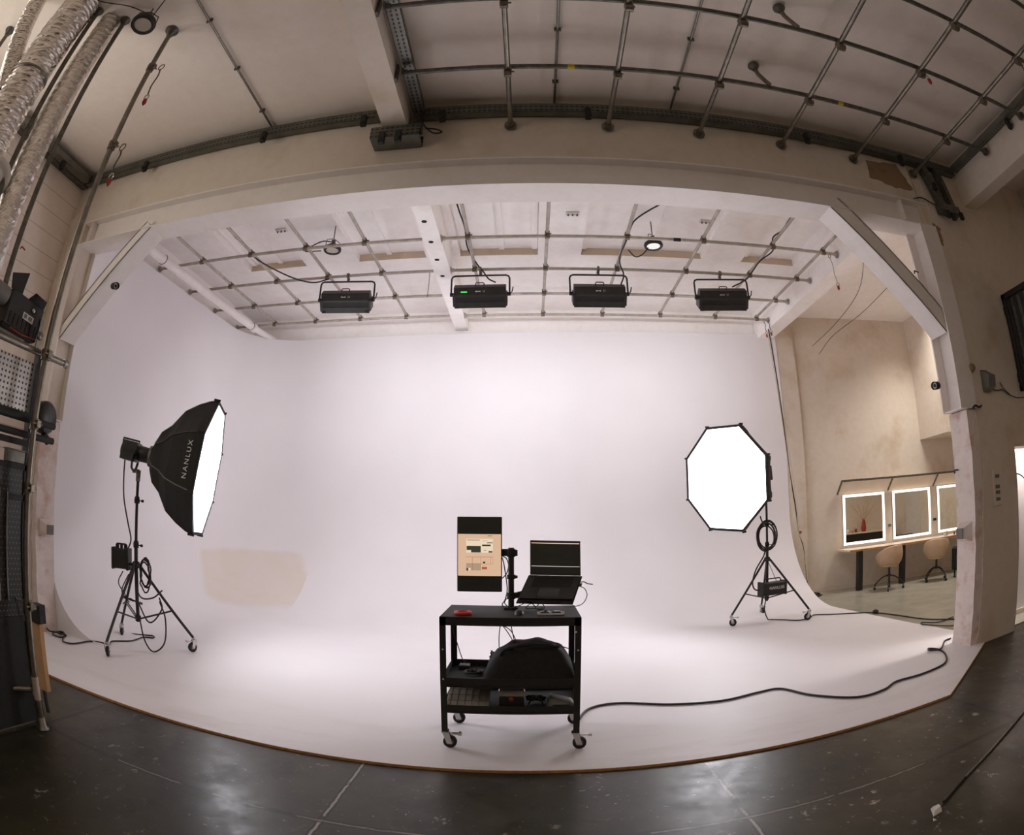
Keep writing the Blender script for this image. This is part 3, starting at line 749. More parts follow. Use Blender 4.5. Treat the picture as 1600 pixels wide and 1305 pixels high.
def stand(name, label, base, feet, hub_z, spread_z, top, mid_z):
    x, y = base
    t = thing(name, label, 'light stand', (x, y, 0), 'black three legged rolling stands')
    build('column', MB().cyl((x, y, .30), (x, y, 1.15), .0225, 16), M['blk'], t)
    build('riser', MB().cyl((x, y, 1.1), (x, y, top), .0175, 16), M['blk'], t)
    for z in (1.12, mid_z):
        k = MB(); k.lathe((x, y, z), (0, 0, 1), [(0, .0), (0, .032), (.05, .034), (.06, .028), (.075, .028), (.075, 0)], 16); k.cyl((x + .03, y, z + .03), (x + .085, y - .01, z + .03), .006, 6); k.cyl((x + .085, y - .01, z + .03), (x + .105, y - .012, z + .03), .016, 10)
        build('locking_collar', k, M['blkm'], t)
    h = MB(); h.lathe((x, y, hub_z - .03), (0, 0, 1), [(0, 0), (0, .04), (.02, .05), (.05, .05), (.07, .036), (.07, 0)], 18); build('spider', h, M['blk'], t)
    h = MB(); h.lathe((x, y, spread_z - .06), (0, 0, 1), [(0, 0), (0, .034), (.06, .036), (.06, 0)], 18); build('lower_collar', h, M['blkm'], t)
    for fx, fy in feet:
        d = V((fx - x, fy - y, 0)); u = d.normalized()
        a = V((x, y, hub_z)) + u * .045; b = V((fx, fy, .165)) - u * .01
        leg = MB(); leg.cyl(a, b, .0165, 12); build('leg', leg, M['blk'], t)
        m = a.lerp(b, .62); c = V((x, y, spread_z - .03)) + u * .035
        q = MB(); s = V((-u.y, u.x, 0)) * .012
        for w in (-1, 1): q.bar(c + s * w, m + s * w, .006, .016)
        build('leg_brace', q, M['blk'], t)
        caster(t, (fx, fy, 0), math.atan2(u.y, u.x) + (0.5 if fx > x else -0.5))
    return t
S1 = (-4.17, 4.88); S2 = (3.53, 7.80)
stand('light_stand', 'black rolling stand on three casters at the left, under the side-on softbox', S1, [(-4.13, 4.25), (-3.62, 5.24), (-4.72, 5.18)], .93, .37, 1.90, 1.60)
stand('light_stand', 'black rolling stand on three casters at the right, under the front-facing softbox', S2, [(2.90, 7.67), (4.06, 7.36), (3.71, 8.40)], .93, .38, 1.92, 1.42)

def softbox(c, n, spin, rad, label, gname, text, base, back=.66):
    c = V(c); n = V(n).normalized(); u = V((0, 0, 1)).cross(n).normalized(); v = n.cross(u)
    t = thing('softbox', label, 'softbox', tuple(c - n * back), 'octagonal black softboxes')
    def ring(d, r, k=8): return [c - n * d + (u * cos(spin + 2 * pi * i / k) + v * sin(spin + 2 * pi * i / k)) * r for i in range(k)]
    prof = [(back, .10), (back - .02, .16), (back * .87, .29), (back * .70, .385), (back * .50, .57), (back * .28, .67), (back * .10, .73), (0, rad), (-.03, rad + .004)]
    rows = [ring(d, r) for d, r in prof]
    sh = MB()
    sub = 4
    vs = []; N = 8 * sub
    for (d, r), row in zip(prof, rows):
        for i in range(8):
            for j in range(sub):
                p = row[i].lerp(row[(i + 1) % 8], j / sub)
                sag = math.sin(pi * j / sub) * .015 * math.sin(pi * min(1, max(0, d / back)))
                q = c - n * d - p
                vs.append(p + (q.normalized() * sag if q.length > 1e-6 else V((0, 0, 0))))
    sh.add(vs, [(k * N + i, k * N + (i + 1) % N, (k + 1) * N + (i + 1) % N, (k + 1) * N + i) for k in range(len(prof) - 1) for i in range(N)], False)
    shell = build('shell', sh, M['blkf'], t)
    for i in range(8):
        P = [r[i] + (r[i] - (c - n * prof[k][0])).normalized() * .004 for k, r in enumerate(rows)]
        build('seam', MB().tube(P, .006, 6), M['grey'] if i % 2 else M['blk'], shell)
    fr = MB(); R0 = ring(-.032, rad + .008); R1 = ring(-.034, rad - .028); R2 = ring(-.004, rad - .030)
    fr.add(R0 + R1 + R2, [(i, (i + 1) % 8, 8 + (i + 1) % 8, 8 + i) for i in range(8)] + [(8 + i, 8 + (i + 1) % 8, 16 + (i + 1) % 8, 16 + i) for i in range(8)])
    build('rim', fr, M['blkf'], t)
    df = MB(); df.add(ring(-.022, rad - .026), [tuple(range(8))]); build('front_diffuser', df, M['soft'], t)
    for i in range(8):
        p = ring(-.02, rad + .012)[i]; build('corner_tip', MB().cyl(p + n * .02, p - n * .05, .013, 8), M['blkm'], t)
    sr = MB(); sr.lathe(c - n * back, n, [(-.03, .075), (-.03, .115), (.02, .12), (.02, .09)], 28); build('speed_ring', sr, M['galvd'], t)
    # lamp head behind the box
    L = thing('studio_light', text[1], 'studio lamp', tuple(c - n * (back + .2)), 'lamp heads behind the softboxes')
    h = MB(); o = c - n * (back + .03)
    h.lathe(o, -n, [(0, .07), (.02, .085), (.12, .088), (.13, .078), (.15, .078), (.16, .09), (.34, .092), (.36, .07), (.36, 0)], 20); build('lamp_housing', h, M['blk'], L)
    hb = MB(); hb.obox(o - n * .245, n * .095, u * .098, v * .104); build('driver_box', hb, M['blk'], L)
    fn = MB()
    for k in range(6): fn.lathe(o - n * (.175 + k * .025), -n, [(0, .09), (0, .101), (.009, .101), (.009, .09)], 20)
    build('cooling_fins', fn, M['blkm'], L)
    hd = MB(); p0 = o - n * .16 + v * .09; p1 = o - n * .37 + v * .09; hd.tube([p0, p0 + v * .035, p1 + v * .035, p1], .011, 8); build('handle', hd, M['blkm'], L)
    yk = MB(); pv = o - n * .17
    yk.tube([pv + u * .12, pv + u * .12 - v * .10, pv + u * .09 - v * .17, pv - v * .20, pv - u * .09 - v * .17, pv - u * .12 - v * .10, pv - u * .12], .014, 8); build('yoke', yk, M['blk'], L)
    for s in (-1, 1): build('tilt_knob', MB().cyl(pv + u * s * .10, pv + u * s * .16, .028, 12), M['blkm'], L)
    bt = pv - v * .20
    st = MB(); rz = V((base[0], base[1], base[2])); st.cyl(bt, rz + V((0, 0, .05)), .022, 12); st.lathe(rz - V((0, 0, .06)), (0, 0, 1), [(0, 0), (0, .026), (.12, .03), (.12, 0)], 14); build('spigot', st, M['clamp'], L)
    # lettering on one panel of the shell
    return t, L, (c, n, u, v, rows, prof), bt
C1 = V((-3.385, 5.157, 2.021)); N1 = V((.9079, .3947, -.1413))
C2 = V((2.645, 7.15, 2.112)); N2 = V((-.8437, -.5288, -.0920))
sb1, lh1, geo1, bt1 = softbox(C1, N1, -.429, .75, 'black octagonal softbox seen side-on at the left, glowing right', 's', ('', 'black lamp head clamped behind the left side-on softbox'), (*S1, 1.90))
sb2, lh2, geo2, bt2 = softbox(C2, N2, -.472, .755, 'octagonal softbox at the right showing its bright white face', 's', ('', 'black lamp head mostly hidden behind the right bright softbox'), (*S2, 1.93))

def text_mesh(name, body, size, Mx, m, parent, ext=.0015, space=1.0):
    c = bpy.data.curves.new('lettering', 'FONT'); c.body = body; c.size = size; c.extrude = ext; c.align_x = 'CENTER'; c.align_y = 'CENTER'; c.resolution_u = 3; c.space_character = space
    o = bpy.data.objects.new('lettering', c); COL.objects.link(o)
    bpy.context.view_layer.update()
    me = bpy.data.meshes.new_from_object(o.evaluated_get(bpy.context.evaluated_depsgraph_get()))
    bpy.data.objects.remove(o)
    me.transform(Matrix.Translation(-ORG[parent.name]) @ Mx); me.materials.clear(); me.materials.append(m)
    q = bpy.data.objects.new(name, me); COL.objects.link(q); q.parent = parent; ORG[q.name] = ORG[parent.name]; return q
# letters follow the panel that faces the camera on the left softbox
def panel_text(geo, body, size, parent, k0=.14, fi=None):
    c, n, u, v, rows, prof = geo
    best = None
    eye = V((0, 0, 1.55))
    for i in range(8):
        a = rows[5][i].lerp(rows[5][(i + 1) % 8], .5); nn = (a - (c - n * prof[5][0])).normalized()
        s = nn.dot((eye - a).normalized())
        if best is None or s > best[0]: best = (s, i)
    i = best[1] if fi is None else fi
    A0, A1 = rows[5][i], rows[5][(i + 1) % 8]; B0, B1 = rows[7][i], rows[7][(i + 1) % 8]
    ctr = (A0 + A1 + B0 + B1) / 4
    ex = (B1 - B0).normalized()
    if ex.z < 0: ex = -ex
    ey = ((A0 + A1) / 2 - (B0 + B1) / 2); ey = (ey - ex * ey.dot(ex)).normalized()
    ez = ex.cross(ey).normalized()
    if ez.dot((eye - ctr).normalized()) < 0: ey = -ey; ez = ex.cross(ey)
    Mx = Matrix((ex, ey, ez)).transposed().to_4x4(); Mx.translation = ctr + ez * .012
    return Mx
text_mesh('lettering', 'NANLUX', .078, panel_text(geo1, '', 0, sb1), M['white'], sb1, space=1.3)

# ballast and control units
def unit_box(name, label, c, w, d, h, rz, kind):
    t = thing(name, label, 'power unit', (c[0], c[1], c[2] - h / 2), 'black power units on the stands')
    R = Matrix.Translation(c) @ Matrix.Rotation(rz, 4, 'Z')
    b = MB(); b.M = R; b.box(-w / 2, w / 2, -d / 2, d / 2, -h / 2, h / 2, .012); build('unit_body', b, M['blk'], t)
    for s in (-1, 1):
        b = MB(); b.M = R; b.box(s * w / 2 - .014, s * w / 2 + .014, -d / 2 - .012, d / 2 + .012, -h / 2 - .012, h / 2 + .012, .01); build('end_bumper', b, M['rub'], t)
    b = MB(); b.M = R; b.tube([(-w * .36, 0, h / 2), (-w * .36, 0, h / 2 + .04), (-w * .3, 0, h / 2 + .05), (w * .3, 0, h / 2 + .05), (w * .36, 0, h / 2 + .04), (w * .36, 0, h / 2)], .01, 8); build('handle', b, M['blkm'], t)
    return t, R
pu, PR = unit_box('power_unit', 'black power unit slung low in the right stand', (3.54, 7.62, .51), .40, .16, .19, RD(6), 0)
Mx = PR @ Matrix.Translation((.03, -.0825, .01)) @ Matrix.Rotation(RD(90), 4, 'X')
text_mesh('lettering', 'NANLUX', .062, Mx, M['white'], pu)
q = MB(); q.M = PR; q.box(.12, .17, -.083, -.079, -.01, .04); build('label_plate', q, M['grey'], pu)
for x in (3.44, 3.62): build('hanging_strap', MB().bar((x, 7.64, .60), (3.53, 7.79, .92), .012, .003), M['blkm'], pu)
cu, CR = unit_box('power_unit', 'black power unit clamped to the left stand beside its column', (-4.37, 4.84, .98), .19, .13, .22, RD(20), 0)
for i in range(3):
    q = MB(); q.M = CR; q.cyl((-.05 + i * .05, 0, .11), (-.05 + i * .05, 0, .155), .018, 10); build('control_knob', q, M['blkm'], cu)
q = MB(); q.cyl((-4.28, 4.87, .93), (-4.195, 4.88, .93), .016, 8); build('unit_clamp', q, M['blkm'], cu)

cable('lamp_cable', [tuple(C1 - N1 * .98 + V((-.03, 0, -.08))), (-4.44, 4.92, 1.9), (-4.42, 4.92, 1.65), (-4.34, 4.92, 1.38), (-4.27, 4.9, 1.2), (-4.3, 4.87, 1.08)], .009, 'thin black cord falling from the left lamp head to its power unit')
def coil(name, c, ax, R, label, n=4, r=.008, sq=1.0, seed=1, tails=()):
    rr = random.Random(seed); t = thing(name, label, 'cable', c)
    for k in range(n):
        a = V(ax).normalized(); e = a.orthogonal().normalized(); f = V((0, 0, 1)) if abs(a.z) < .5 else a.cross(e)
        e = f.cross(a).normalized() if abs(a.z) < .5 else e
        Rk = R * rr.uniform(.82, 1.05); of = V((rr.uniform(-1, 1) * .012, rr.uniform(-1, 1) * .012, rr.uniform(-.02, .02))) * (R / .12)
        P = [V(c) + of + e * cos(q) * Rk * sq + f * sin(q) * Rk + a * rr.uniform(-.01, .01) for q in (2 * pi * i / 24 for i in range(24))]
        build('cable_loop', MB().tube(P, r, 7, closed=True), M['cable'], t)
    for T in tails: build('cable_tail', MB().tube(smooth_pts(T), r, 7), M['cable'], t)
    return t
coil('cable_coil', (3.50, 7.74, 1.28), (.2, 1, 0), .21, 'coil of black cable hung on the right stand below its softbox', 5, .011, .72, 3,
     [[(3.47, 7.73, 1.08), (3.42, 7.7, .98), (3.28, 7.66, .80), (3.22, 7.64, .62), (3.25, 7.62, .52), (3.34, 7.62, .50)], [(3.47, 7.7, 1.47), (3.4, 7.68, 1.5), (3.36, 7.66, 1.58)]])
coil('cable_coil', (-4.02, 4.86, .84), (.35, 1, 0), .17, 'loops of black cable hung on the left stand by its column', 4, .009, .7, 5,
     [[(-4.12, 4.8, .72), (-4.02, 4.78, .60), (-3.86, 4.8, .62), (-3.8, 4.9, .70)], [(-4.1, 4.8, .56), (-3.9, 4.76, .35), (-3.78, 4.85, .5), (-3.83, 4.88, .62)], [(-4.11, 4.84, .34), (-4.02, 4.8, .12), (-3.9, 4.8, .02), (-3.76, 4.84, .14), (-3.74, 4.86, .4), (-3.82, 4.87, .58)]])
coil('cable_coil', (-4.33, 4.98, .50), (.1, .3, 1), .13, 'tangle of thin cable resting on the leg braces of the left stand', 3, .007, 1.0, 8,
     [[(-4.36, 4.85, .84), (-4.42, 4.83, .7), (-4.3, 4.84, .55), (-4.42, 4.9, .46)], [(-4.25, 4.83, .82), (-4.36, 4.82, .62), (-4.28, 4.86, .5)]])

# ================================================================== trolley
CX0, CX1, CY0, CY1, CT = -.578, .338, 3.60, 4.17, .955
ct = thing('trolley', 'black steel work trolley with two lower trays on four casters', 'trolley', ((CX0 + CX1) / 2, (CY0 + CY1) / 2, 0))
b = MB(); b.box(CX0, CX1, CY0, CY1, CT - .01, CT, .003); build('top', b, M['blkm'], ct)
for a in ((CX0, CX1, CY0, CY0 + .003), (CX0, CX1, CY1 - .003, CY1), (CX0, CX0 + .003, CY0, CY1), (CX1 - .003, CX1, CY0, CY1)):
    build('top_skirt', MB().box(*a, CT - .058, CT - .008), M['blkm'], ct)
def tray_shelf(name, z, lip):
    b = MB(); x0, x1, y0, y1 = CX0 + .004, CX1 - .004, CY0 + .004, CY1 - .004
    b.box(x0, x1, y0, y1, z, z + .004); b.box(x0, x1, y0, y0 + .004, z - .012, z + lip); b.box(x0, x1, y1 - .004, y1, z - .012, z + lip)
    b.box(x0, x0 + .004, y0, y1, z - .012, z + lip); b.box(x1 - .004, x1, y0, y1, z - .012, z + lip)
    build(name, b, M['blkm'], ct)
tray_shelf('middle_tray', .475, .055); tray_shelf('lower_tray', .285, .048)
for x, sx in ((CX0, 1), (CX1, -1)):
    for y, sy in ((CY0, 1), (CY1, -1)):
        b = MB(); b.box(min(x, x + sx * .042), max(x, x + sx * .042), min(y, y + sy * .003), max(y, y + sy * .003), .135, CT - .005)
        b.box(min(x, x + sx * .003), max(x, x + sx * .003), min(y, y + sy * .042), max(y, y + sy * .042), .135, CT - .005)
        b.box(min(x, x + sx * .045), max(x, x + sx * .045), min(y, y + sy * .045), max(y, y + sy * .045), .132, .137)
        build('leg', b, M['blkm'], ct)
        caster(ct, (x + sx * .024, y + sy * .024, 0), RD(180) if sx > 0 else RD(176), .047, sy > 0)
for x, z in ((CX0 + .02, .73), (CX0 + .02, .52), (CX1 - .02, .73), (CX1 - .035, .855)):
    build('leg_hole', MB().cyl((x, CY0 - .0012, z), (x, CY0 + .002, z), .006, 8), M['white'], ct)

# monitor arm on the trolley
ar = thing('monitor_stand', 'black monitor pole clamped behind the trolley top with two arms', 'monitor arm', (-.125, 4.0, CT))
PX, PY = -.125, 4.0
build('pole', MB().cyl((PX, PY, CT + .004), (PX, PY, 1.40), .021, 18), M['blk'], ar)
build('clamp_base', MB().box(PX - .05, PX + .05, PY - .05, PY + .05, CT + .0005, CT + .016, .004), M['blkm'], ar)
for z, h in ((1.335, .055), (1.175, .03), (1.03, .045)):
    k = MB(); k.cyl((PX, PY, z), (PX, PY, z + h), .03, 18); k.box(PX + .02, PX + .045, PY - .012, PY + .012, z + .005, z + h - .005, .003); build('pole_collar', k, M['blkm'], ar)
b = MB(); b.bar((PX, PY, 1.365), (-.24, PY + .035, 1.365), .03, .05, (0, 0, 1)); b.bar((-.24, PY + .035, 1.365), (-.34, PY + .02, 1.365), .03, .04); build('monitor_arm_link', b, M['blk'], ar)
b = MB(); b.box(-.40, -.30, PY + .01, PY + .022, 1.31, 1.41, .003); build('mount_plate', b, M['blkm'], ar)
b = MB(); b.bar((PX, PY, 1.055), (.02, PY + .02, 1.06), .03, .04); b.bar((.02, PY + .02, 1.06), (.13, PY - .03, 1.06), .03, .035); build('tray_arm_link', b, M['blk'], ar)
b = MB(); b.cyl((.13, PY - .03, 1.03), (.13, PY - .03, 1.10), .022, 12); build('arm_joint', b, M['blkm'], ar)

mo = thing('monitor', 'upright portrait monitor on the trolley pole showing a document', 'monitor', (-.347, 3.98, 1.08))
mx0, mx1, mz0, mz1, my = -.506, -.189, 1.083, 1.620, 3.965
b = MB(); b.box(mx0, mx1, my, my + .028, mz0, mz1, .004); b.box(mx0 + .08, mx1 - .08, my + .026, my + .045, mz0 + .14, mz1 - .14, .006); build('monitor_case', b, M['blkm'], mo)
sc = build('screen', MB().box(mx0 + .006, mx1 - .006, my - .0012, my, mz0 + .006, mz1 - .006), M['glassd'], mo)
E_page = emis('screen_page_glow', srgb(216, 180, 150), .385)
E_dark = emis('screen_dark_ink', srgb(58, 60, 50), .385)
E_mid = emis('screen_mid_tone', srgb(172, 150, 124), .385)
E_pale = emis('screen_pale_tone', srgb(232, 212, 186), .385)
E_red = emis('screen_red_mark', srgb(178, 88, 62), .385)
E_bar = emis('screen_bar_glow', srgb(196, 196, 190), .385)
def on_screen(name, u0, u1, v0, v1, m, k=1):
    # u, v in fractions of the 400 x 680 front, v from the top
    x = lambda u: mx0 + (mx1 - mx0) * (u / 400); z = lambda v: mz1 - (mz1 - mz0) * (v / 680)
    return build(name, MB().box(x(u0), x(u1), my - .0012 - .0003 * k, my - .0011, z(v1), z(v0)), m, sc)
on_screen('page', 8, 392, 156, 534, E_page)
def pagelet(u0, v0, u1, v1, m, k): on_screen('page_mark', u0, u1, v0, v1, m, k)
for (a, c_, b_, d_, m, k) in ((82, 198, 320, 324, E_pale, 2), (86, 262, 212, 322, E_dark, 3), (86, 300, 126, 322, E_pale, 4), (224, 250, 300, 264, E_dark, 3), (268, 230, 318, 238, E_dark, 3), (282, 308, 316, 322, E_dark, 3), (240, 298, 262, 306, E_mid, 3), (90, 206, 204, 214, E_mid, 3), (228, 214, 272, 218, E_mid, 3),
                          (82, 360, 320, 363, E_red, 2), (82, 424, 320, 426, E_red, 2), (82, 420, 210, 484, E_mid, 2), (136, 360, 139, 480, E_red, 3), (210, 360, 212, 480, E_red, 3), (298, 360, 300, 424, E_red, 3), (232, 404, 252, 420, E_dark, 3), (222, 452, 268, 474, E_red, 3), (84, 464, 98, 488, E_dark, 3), (104, 462, 122, 484, E_pale, 3), (274, 170, 312, 174, E_dark, 2), (318, 360, 320, 426, E_red, 2)):
    pagelet(a, c_, b_, d_, m, k)
cable('monitor_cable', [(-.19, 4.02, 1.34), (-.16, 4.03, 1.32), (-.145, 4.03, 1.27), (-.16, 4.03, 1.21), (-.20, 4.02, 1.17), (-.24, 4.01, 1.15)], .004, 'thin black cable looping behind the portrait monitor')
cable('monitor_cable', [(-.19, 4.025, 1.33), (-.175, 4.04, 1.26), (-.155, 4.04, 1.1), (-.17, 4.03, 1.02), (-.19, 4.02, .985), (-.17, 4.01, .96)], .004, 'thin black cable running down beside the monitor pole')

# laptop and its tilted tray
hz = V((.19, 3.96, 1.205)); lt = thing('laptop', 'open dark laptop tilted on the trolley arm, screen dark with dock bar', 'laptop', (.18, 3.85, 1.05))
fr_ = V((-.075, -.20, -.150)); fr_n = fr_.normalized()          # from hinge toward the front edge
rt = V((1, 0, -.035)).normalized(); nn = rt.cross(-fr_n).normalized()
hc = V((.186, 3.965, 1.200)); LW = .3555 / 2; LD = .245
def lp_pt(a, d, h): return hc + rt * a + fr_n * d + nn * h
b = MB(); b.obox(lp_pt(0, LD / 2, -.008), rt * LW, fr_n * LD / 2, nn * .0075); build('keyboard_base', b, M['blk'], lt)
kb = MB()
for r_ in range(6):
    for k_ in range(14):
        kb.obox(lp_pt(-.128 + k_ * .0197, .02 + r_ * .019, 0), rt * .0085, fr_n * .008, nn * .0008)
build('keyboard', kb, M['blkm'], lt)
b = MB(); b.obox(lp_pt(0, .185, .0002), rt * .07, fr_n * .045, nn * .0006); build('trackpad', b, M['glassd'], lt)
up = V((0.0, .12, 1)).normalized()
ln = rt.cross(up).normalized(); sc0 = lp_pt(0, -.002, 0)
SH = .248
b = MB(); b.obox(sc0 + up * SH / 2, rt * LW, up * SH / 2, ln * .004); build('lid', b, M['blk'], lt)
ls = MB(); ls.obox(sc0 + up * (SH / 2 + .002) + ln * .0046, rt * (LW - .006), up * (SH / 2 - .012), ln * .0008); lsc = build('screen', ls, M['glassd'], lt)
for (z0, z1, m) in ((.226, .232, E_page), (.062, .066, E_bar)):
    q = MB(); q.obox(sc0 + up * (z0 + z1) / 2 + ln * .0058, rt * (LW - .008), up * (z1 - z0) / 2, ln * .0005); build('screen_bar', q, m, lsc)
tr = thing('laptop_tray', 'black tilted tray holding the laptop on the trolley arm', 'laptop tray', (.15, 3.85, 1.0))
b = MB(); b.obox(lp_pt(-.002, .13, -.021), rt * (LW + .012), fr_n * .147, nn * .004); build('tray_plate', b, M['blkm'], tr)
for a in (-.10, .09): 
    b = MB(); b.obox(lp_pt(a, .274, -.008), rt * .018, fr_n * .003, nn * .012); build('tray_lip', b, M['blkm'], tr)
b = MB(); b.bar(lp_pt(-.04, .13, -.027), (.13, PY - .03, 1.06), .03, .03); build('tray_joint', b, M['blkm'], tr)
for a, l in ((LW + .006, 'usb_plug'),):
    b = MB(); b.obox(lp_pt(a + .006, .09, -.006), rt * .016, fr_n * .012, nn * .006); build('cable_plug', b, M['blkm'], tr)
cable('laptop_cable', [tuple(lp_pt(LW + .01, .06, -.006)), (.385, 3.92, 1.155), (.405, 3.9, 1.145), (.44, 3.88, 1.14)], .004, 'short black cable sticking out of the laptop side')
cable('laptop_cable', [tuple(lp_pt(LW + .01, .10, -.006)), (.385, 3.88, 1.11), (.40, 3.88, 1.06), (.37, 3.9, 1.0), (.31, 3.98, .97), (.25, 4.05, .962)], .003, 'thin cable curving from the laptop side down to the trolley top')
single('cable_tangle', MB().tube(smooth_pts([(-.13, 3.93, .963), (-.05, 3.98, .99), (.0, 3.95, 1.02), (.05, 3.98, .975), (.08, 3.96, 1.01), (.11, 3.94, .97), (.06, 3.92, .965), (.02, 3.96, 1.0), (-.02, 3.93, .968), (.10, 3.98, .966)]), .0035, 6), M['cable'], 'small tangle of wires under the tilted laptop on trolley top', 'cable')
cable('power_lead', [(-.13, 3.97, .962), (-.17, 3.98, 1.0), (-.15, 3.99, 1.04), (-.10, 4.0, 1.07), (-.04, 4.01, 1.085), (.02, 4.0, 1.09)], .0035, 'thin lead arching from pole foot up to the tray arm')

# things on the trolley top
tp = thing('tape_roll', 'red roll of tape lying on the trolley top at its left', 'tape roll', (-.435, 3.70, CT + .001))
b = MB(); b.lathe((-.435, 3.70, CT + .001), (0, 0, 1), [(0, .036), (0, .058), (.024, .058), (.024, .036), (0, .036)], 36); build('tape', b, M['red'], tp)
b = MB(); b.lathe((-.435, 3.70, CT + .0015), (0, 0, 1), [(0, .034), (0, .0365), (.0235, .0365), (.0235, .034), (0, .034)], 36); build('core', b, M['redd'], tp)
ms = thing('mouse', 'black computer mouse on the trolley in front of the pole', 'mouse', (-.065, 3.74, CT + .001))
b = MB(); nu, nv = 16, 8; vs = []
for j in range(nv + 1):
    ph = j / nv * pi / 2
    for i in range(nu):
        th = 2 * pi * i / nu; vs.append((-.065 + .034 * cos(th) * cos(ph), 3.74 + .058 * sin(th) * cos(ph), CT + .002 + .036 * sin(ph)))
b.add(vs, [(j * nu + i, j * nu + (i + 1) % nu, (j + 1) * nu + (i + 1) % nu, (j + 1) * nu + i) for j in range(nv) for i in range(nu)], True); b.add(vs[:nu], [tuple(range(nu))[::-1]]); build('mouse_body', b, M['blk'], ms)
b = MB(); b.cyl((-.068, 3.705, CT + .030), (-.062, 3.705, CT + .030), .009, 12); build('scroll_wheel', b, M['grey'], ms)
nb = thing('sunglasses_case', 'silver-edged open tray with dark glasses on the trolley top, right', 'tray', (.15, 3.73, CT + .001))
b = MB(); b.box(.055, .235, 3.69, 3.78, CT + .001, CT + .004); b.box(.055, .235, 3.69, 3.694, CT + .001, CT + .014); b.box(.055, .235, 3.776, 3.78, CT + .001, CT + .014); b.box(.055, .059, 3.69, 3.78, CT + .001, CT + .014); b.box(.231, .235, 3.69, 3.78, CT + .001, CT + .014)
build('tray_base', b, M['white'], nb)
for x in (.105, .185):
    b = MB(); b.lathe((x, 3.735, CT + .012), (0, -.25, 1), [(0, 0), (0, .032), (.004, .034), (.008, .026), (.009, 0)], 22); build('dark_lens', b, M['glassd'], nb)
b = MB(); b.tube([(.135, 3.735, CT + .02), (.145, 3.735, CT + .026), (.155, 3.735, CT + .02)], .003, 6); build('bridge', b, M['chrome'], nb)

# middle tray
bg = thing('bag', 'large black soft bag filling the middle tray of the trolley', 'bag', (.03, 3.88, .481))
def blob(x0, x1, y0, y1, z0, hf, nx=26, ny=12, seed=1, amp=.006):
    r = random.Random(seed); mb = MB(); vs = []
    ph = [r.uniform(0, 6) for _ in range(8)]
    for j in range(ny + 1):
        for i in range(nx + 1):
            u, v = i / nx, j / ny
            e = min(1, 7 * u, 7 * (1 - u)) ** .4 if 0 < u < 1 else 0
            g = min(1, 5 * v, 5 * (1 - v)) ** .45 if 0 < v < 1 else 0
            h = hf(u) * e * g
            h += amp * h / .2 * (sin(11 * u + ph[0] + 3 * v) + sin(23 * u + 9 * v + ph[1]) * .6 + sin(17 * v + ph[2]) * .7)
            vs.append((x0 + (x1 - x0) * u, y0 + (y1 - y0) * v, z0 + max(0, h)))
    mb.add(vs, [(j * (nx + 1) + i, j * (nx + 1) + i + 1, (j + 1) * (nx + 1) + i + 1, (j + 1) * (nx + 1) + i) for j in range(ny) for i in range(nx)], True)
    c = [j * (nx + 1) + i for j, i in [(0, 0), (0, nx), (ny, nx), (ny, 0)]]
    mb.add([vs[k] for k in c], [(0, 3, 2, 1)]); return mb
def bagh(u): return (.13 + .11 * min(1, max(0, (u - .05) / .25)) ** .8) if u < .75 else .24 - .28 * (u - .75)
build('bag_body', blob(-.31, .318, 3.66, 4.10, .481, bagh, 30, 14, 2, .009), M['blkf'], bg)
build('carry_strap', MB().tube(smooth_pts([(-.20, 3.75, .63), (-.16, 3.72, .71), (-.02, 3.72, .745), (.12, 3.73, .742), (.2, 3.76, .72)]), .011, 8), M['blkm'], bg)
build('zip', MB().tube(smooth_pts([(-.24, 3.85, .60), (-.1, 3.87, .715), (.1, 3.88, .735), (.28, 3.88, .68)]), .004, 6), M['grey'], bg)
hp = thing('cable_roll', 'flat black cable roll lying at the left in the middle tray', 'cable', (-.40, 3.93, .481))
for k in range(4): build('cable_loop', MB().torus((-.40 + .004 * k, 3.93, .489 + .007 * (k % 2)), (0, .06, 1), .05 + .008 * (k // 1) * .6, .0055, 28, 7), M['cable'], hp)
for x in (-.415, -.382): build('silver_plug', MB().cyl((x, 3.92, .499), (x + .012, 3.94, .512), .008, 10), M['chrome'], hp)
ad = thing('power_adapter', 'small black adapter at the back left of the middle tray', 'adapter', (-.47, 4.08, .481))
build('adapter_body', MB().box(-.51, -.43, 4.03, 4.12, .481, .512, .005), M['blk'], ad)
build('adapter_cord', MB().tube(smooth_pts([(-.47, 4.12, .50), (-.5, 4.13, .56), (-.53, 4.15, .65), (-.555, 4.13, .74), (-.56, 4.12, .84), (-.54, 4.12, .89)]), .004, 6), M['cable'], ad)
coil('cable_coil', (-.26, 4.08, .555), (1, .4, 0), .058, 'bundle of wires standing behind the bag in the middle tray', 5, .004, 1.0, 12)
build('cable_tie', MB().torus((-.26, 4.08, .500), (0, 1, 0), .012, .003, 12, 6), M['blkm'], bpy.data.objects['cable_coil.003'])
for k, P in enumerate(([(-.26, 4.05, .92), (-.25, 4.05, .87), (-.20, 4.05, .83), (-.13, 4.02, .79), (-.08, 3.98, .70)], [(-.23, 4.03, .92), (-.21, 4.03, .86), (-.15, 4.0, .78), (-.10, 3.97, .70)], [(-.155, 4.06, .92), (-.20, 4.06, .84), (-.215, 4.07, .74), (-.215, 4.08, .62)], [(-.13, 4.05, .92), (-.125, 4.0, .83), (-.10, 3.96, .71)])):
    cable('dangling_wire', P, .0035, ['outermost wire hanging from the trolley top to the bag, on the left', 'wire crossing under the first below the trolley top', 'wire hanging from trolley top down behind the bag', 'straight wire hanging from the trolley top to the bag'][k], group='wires under the trolley top')
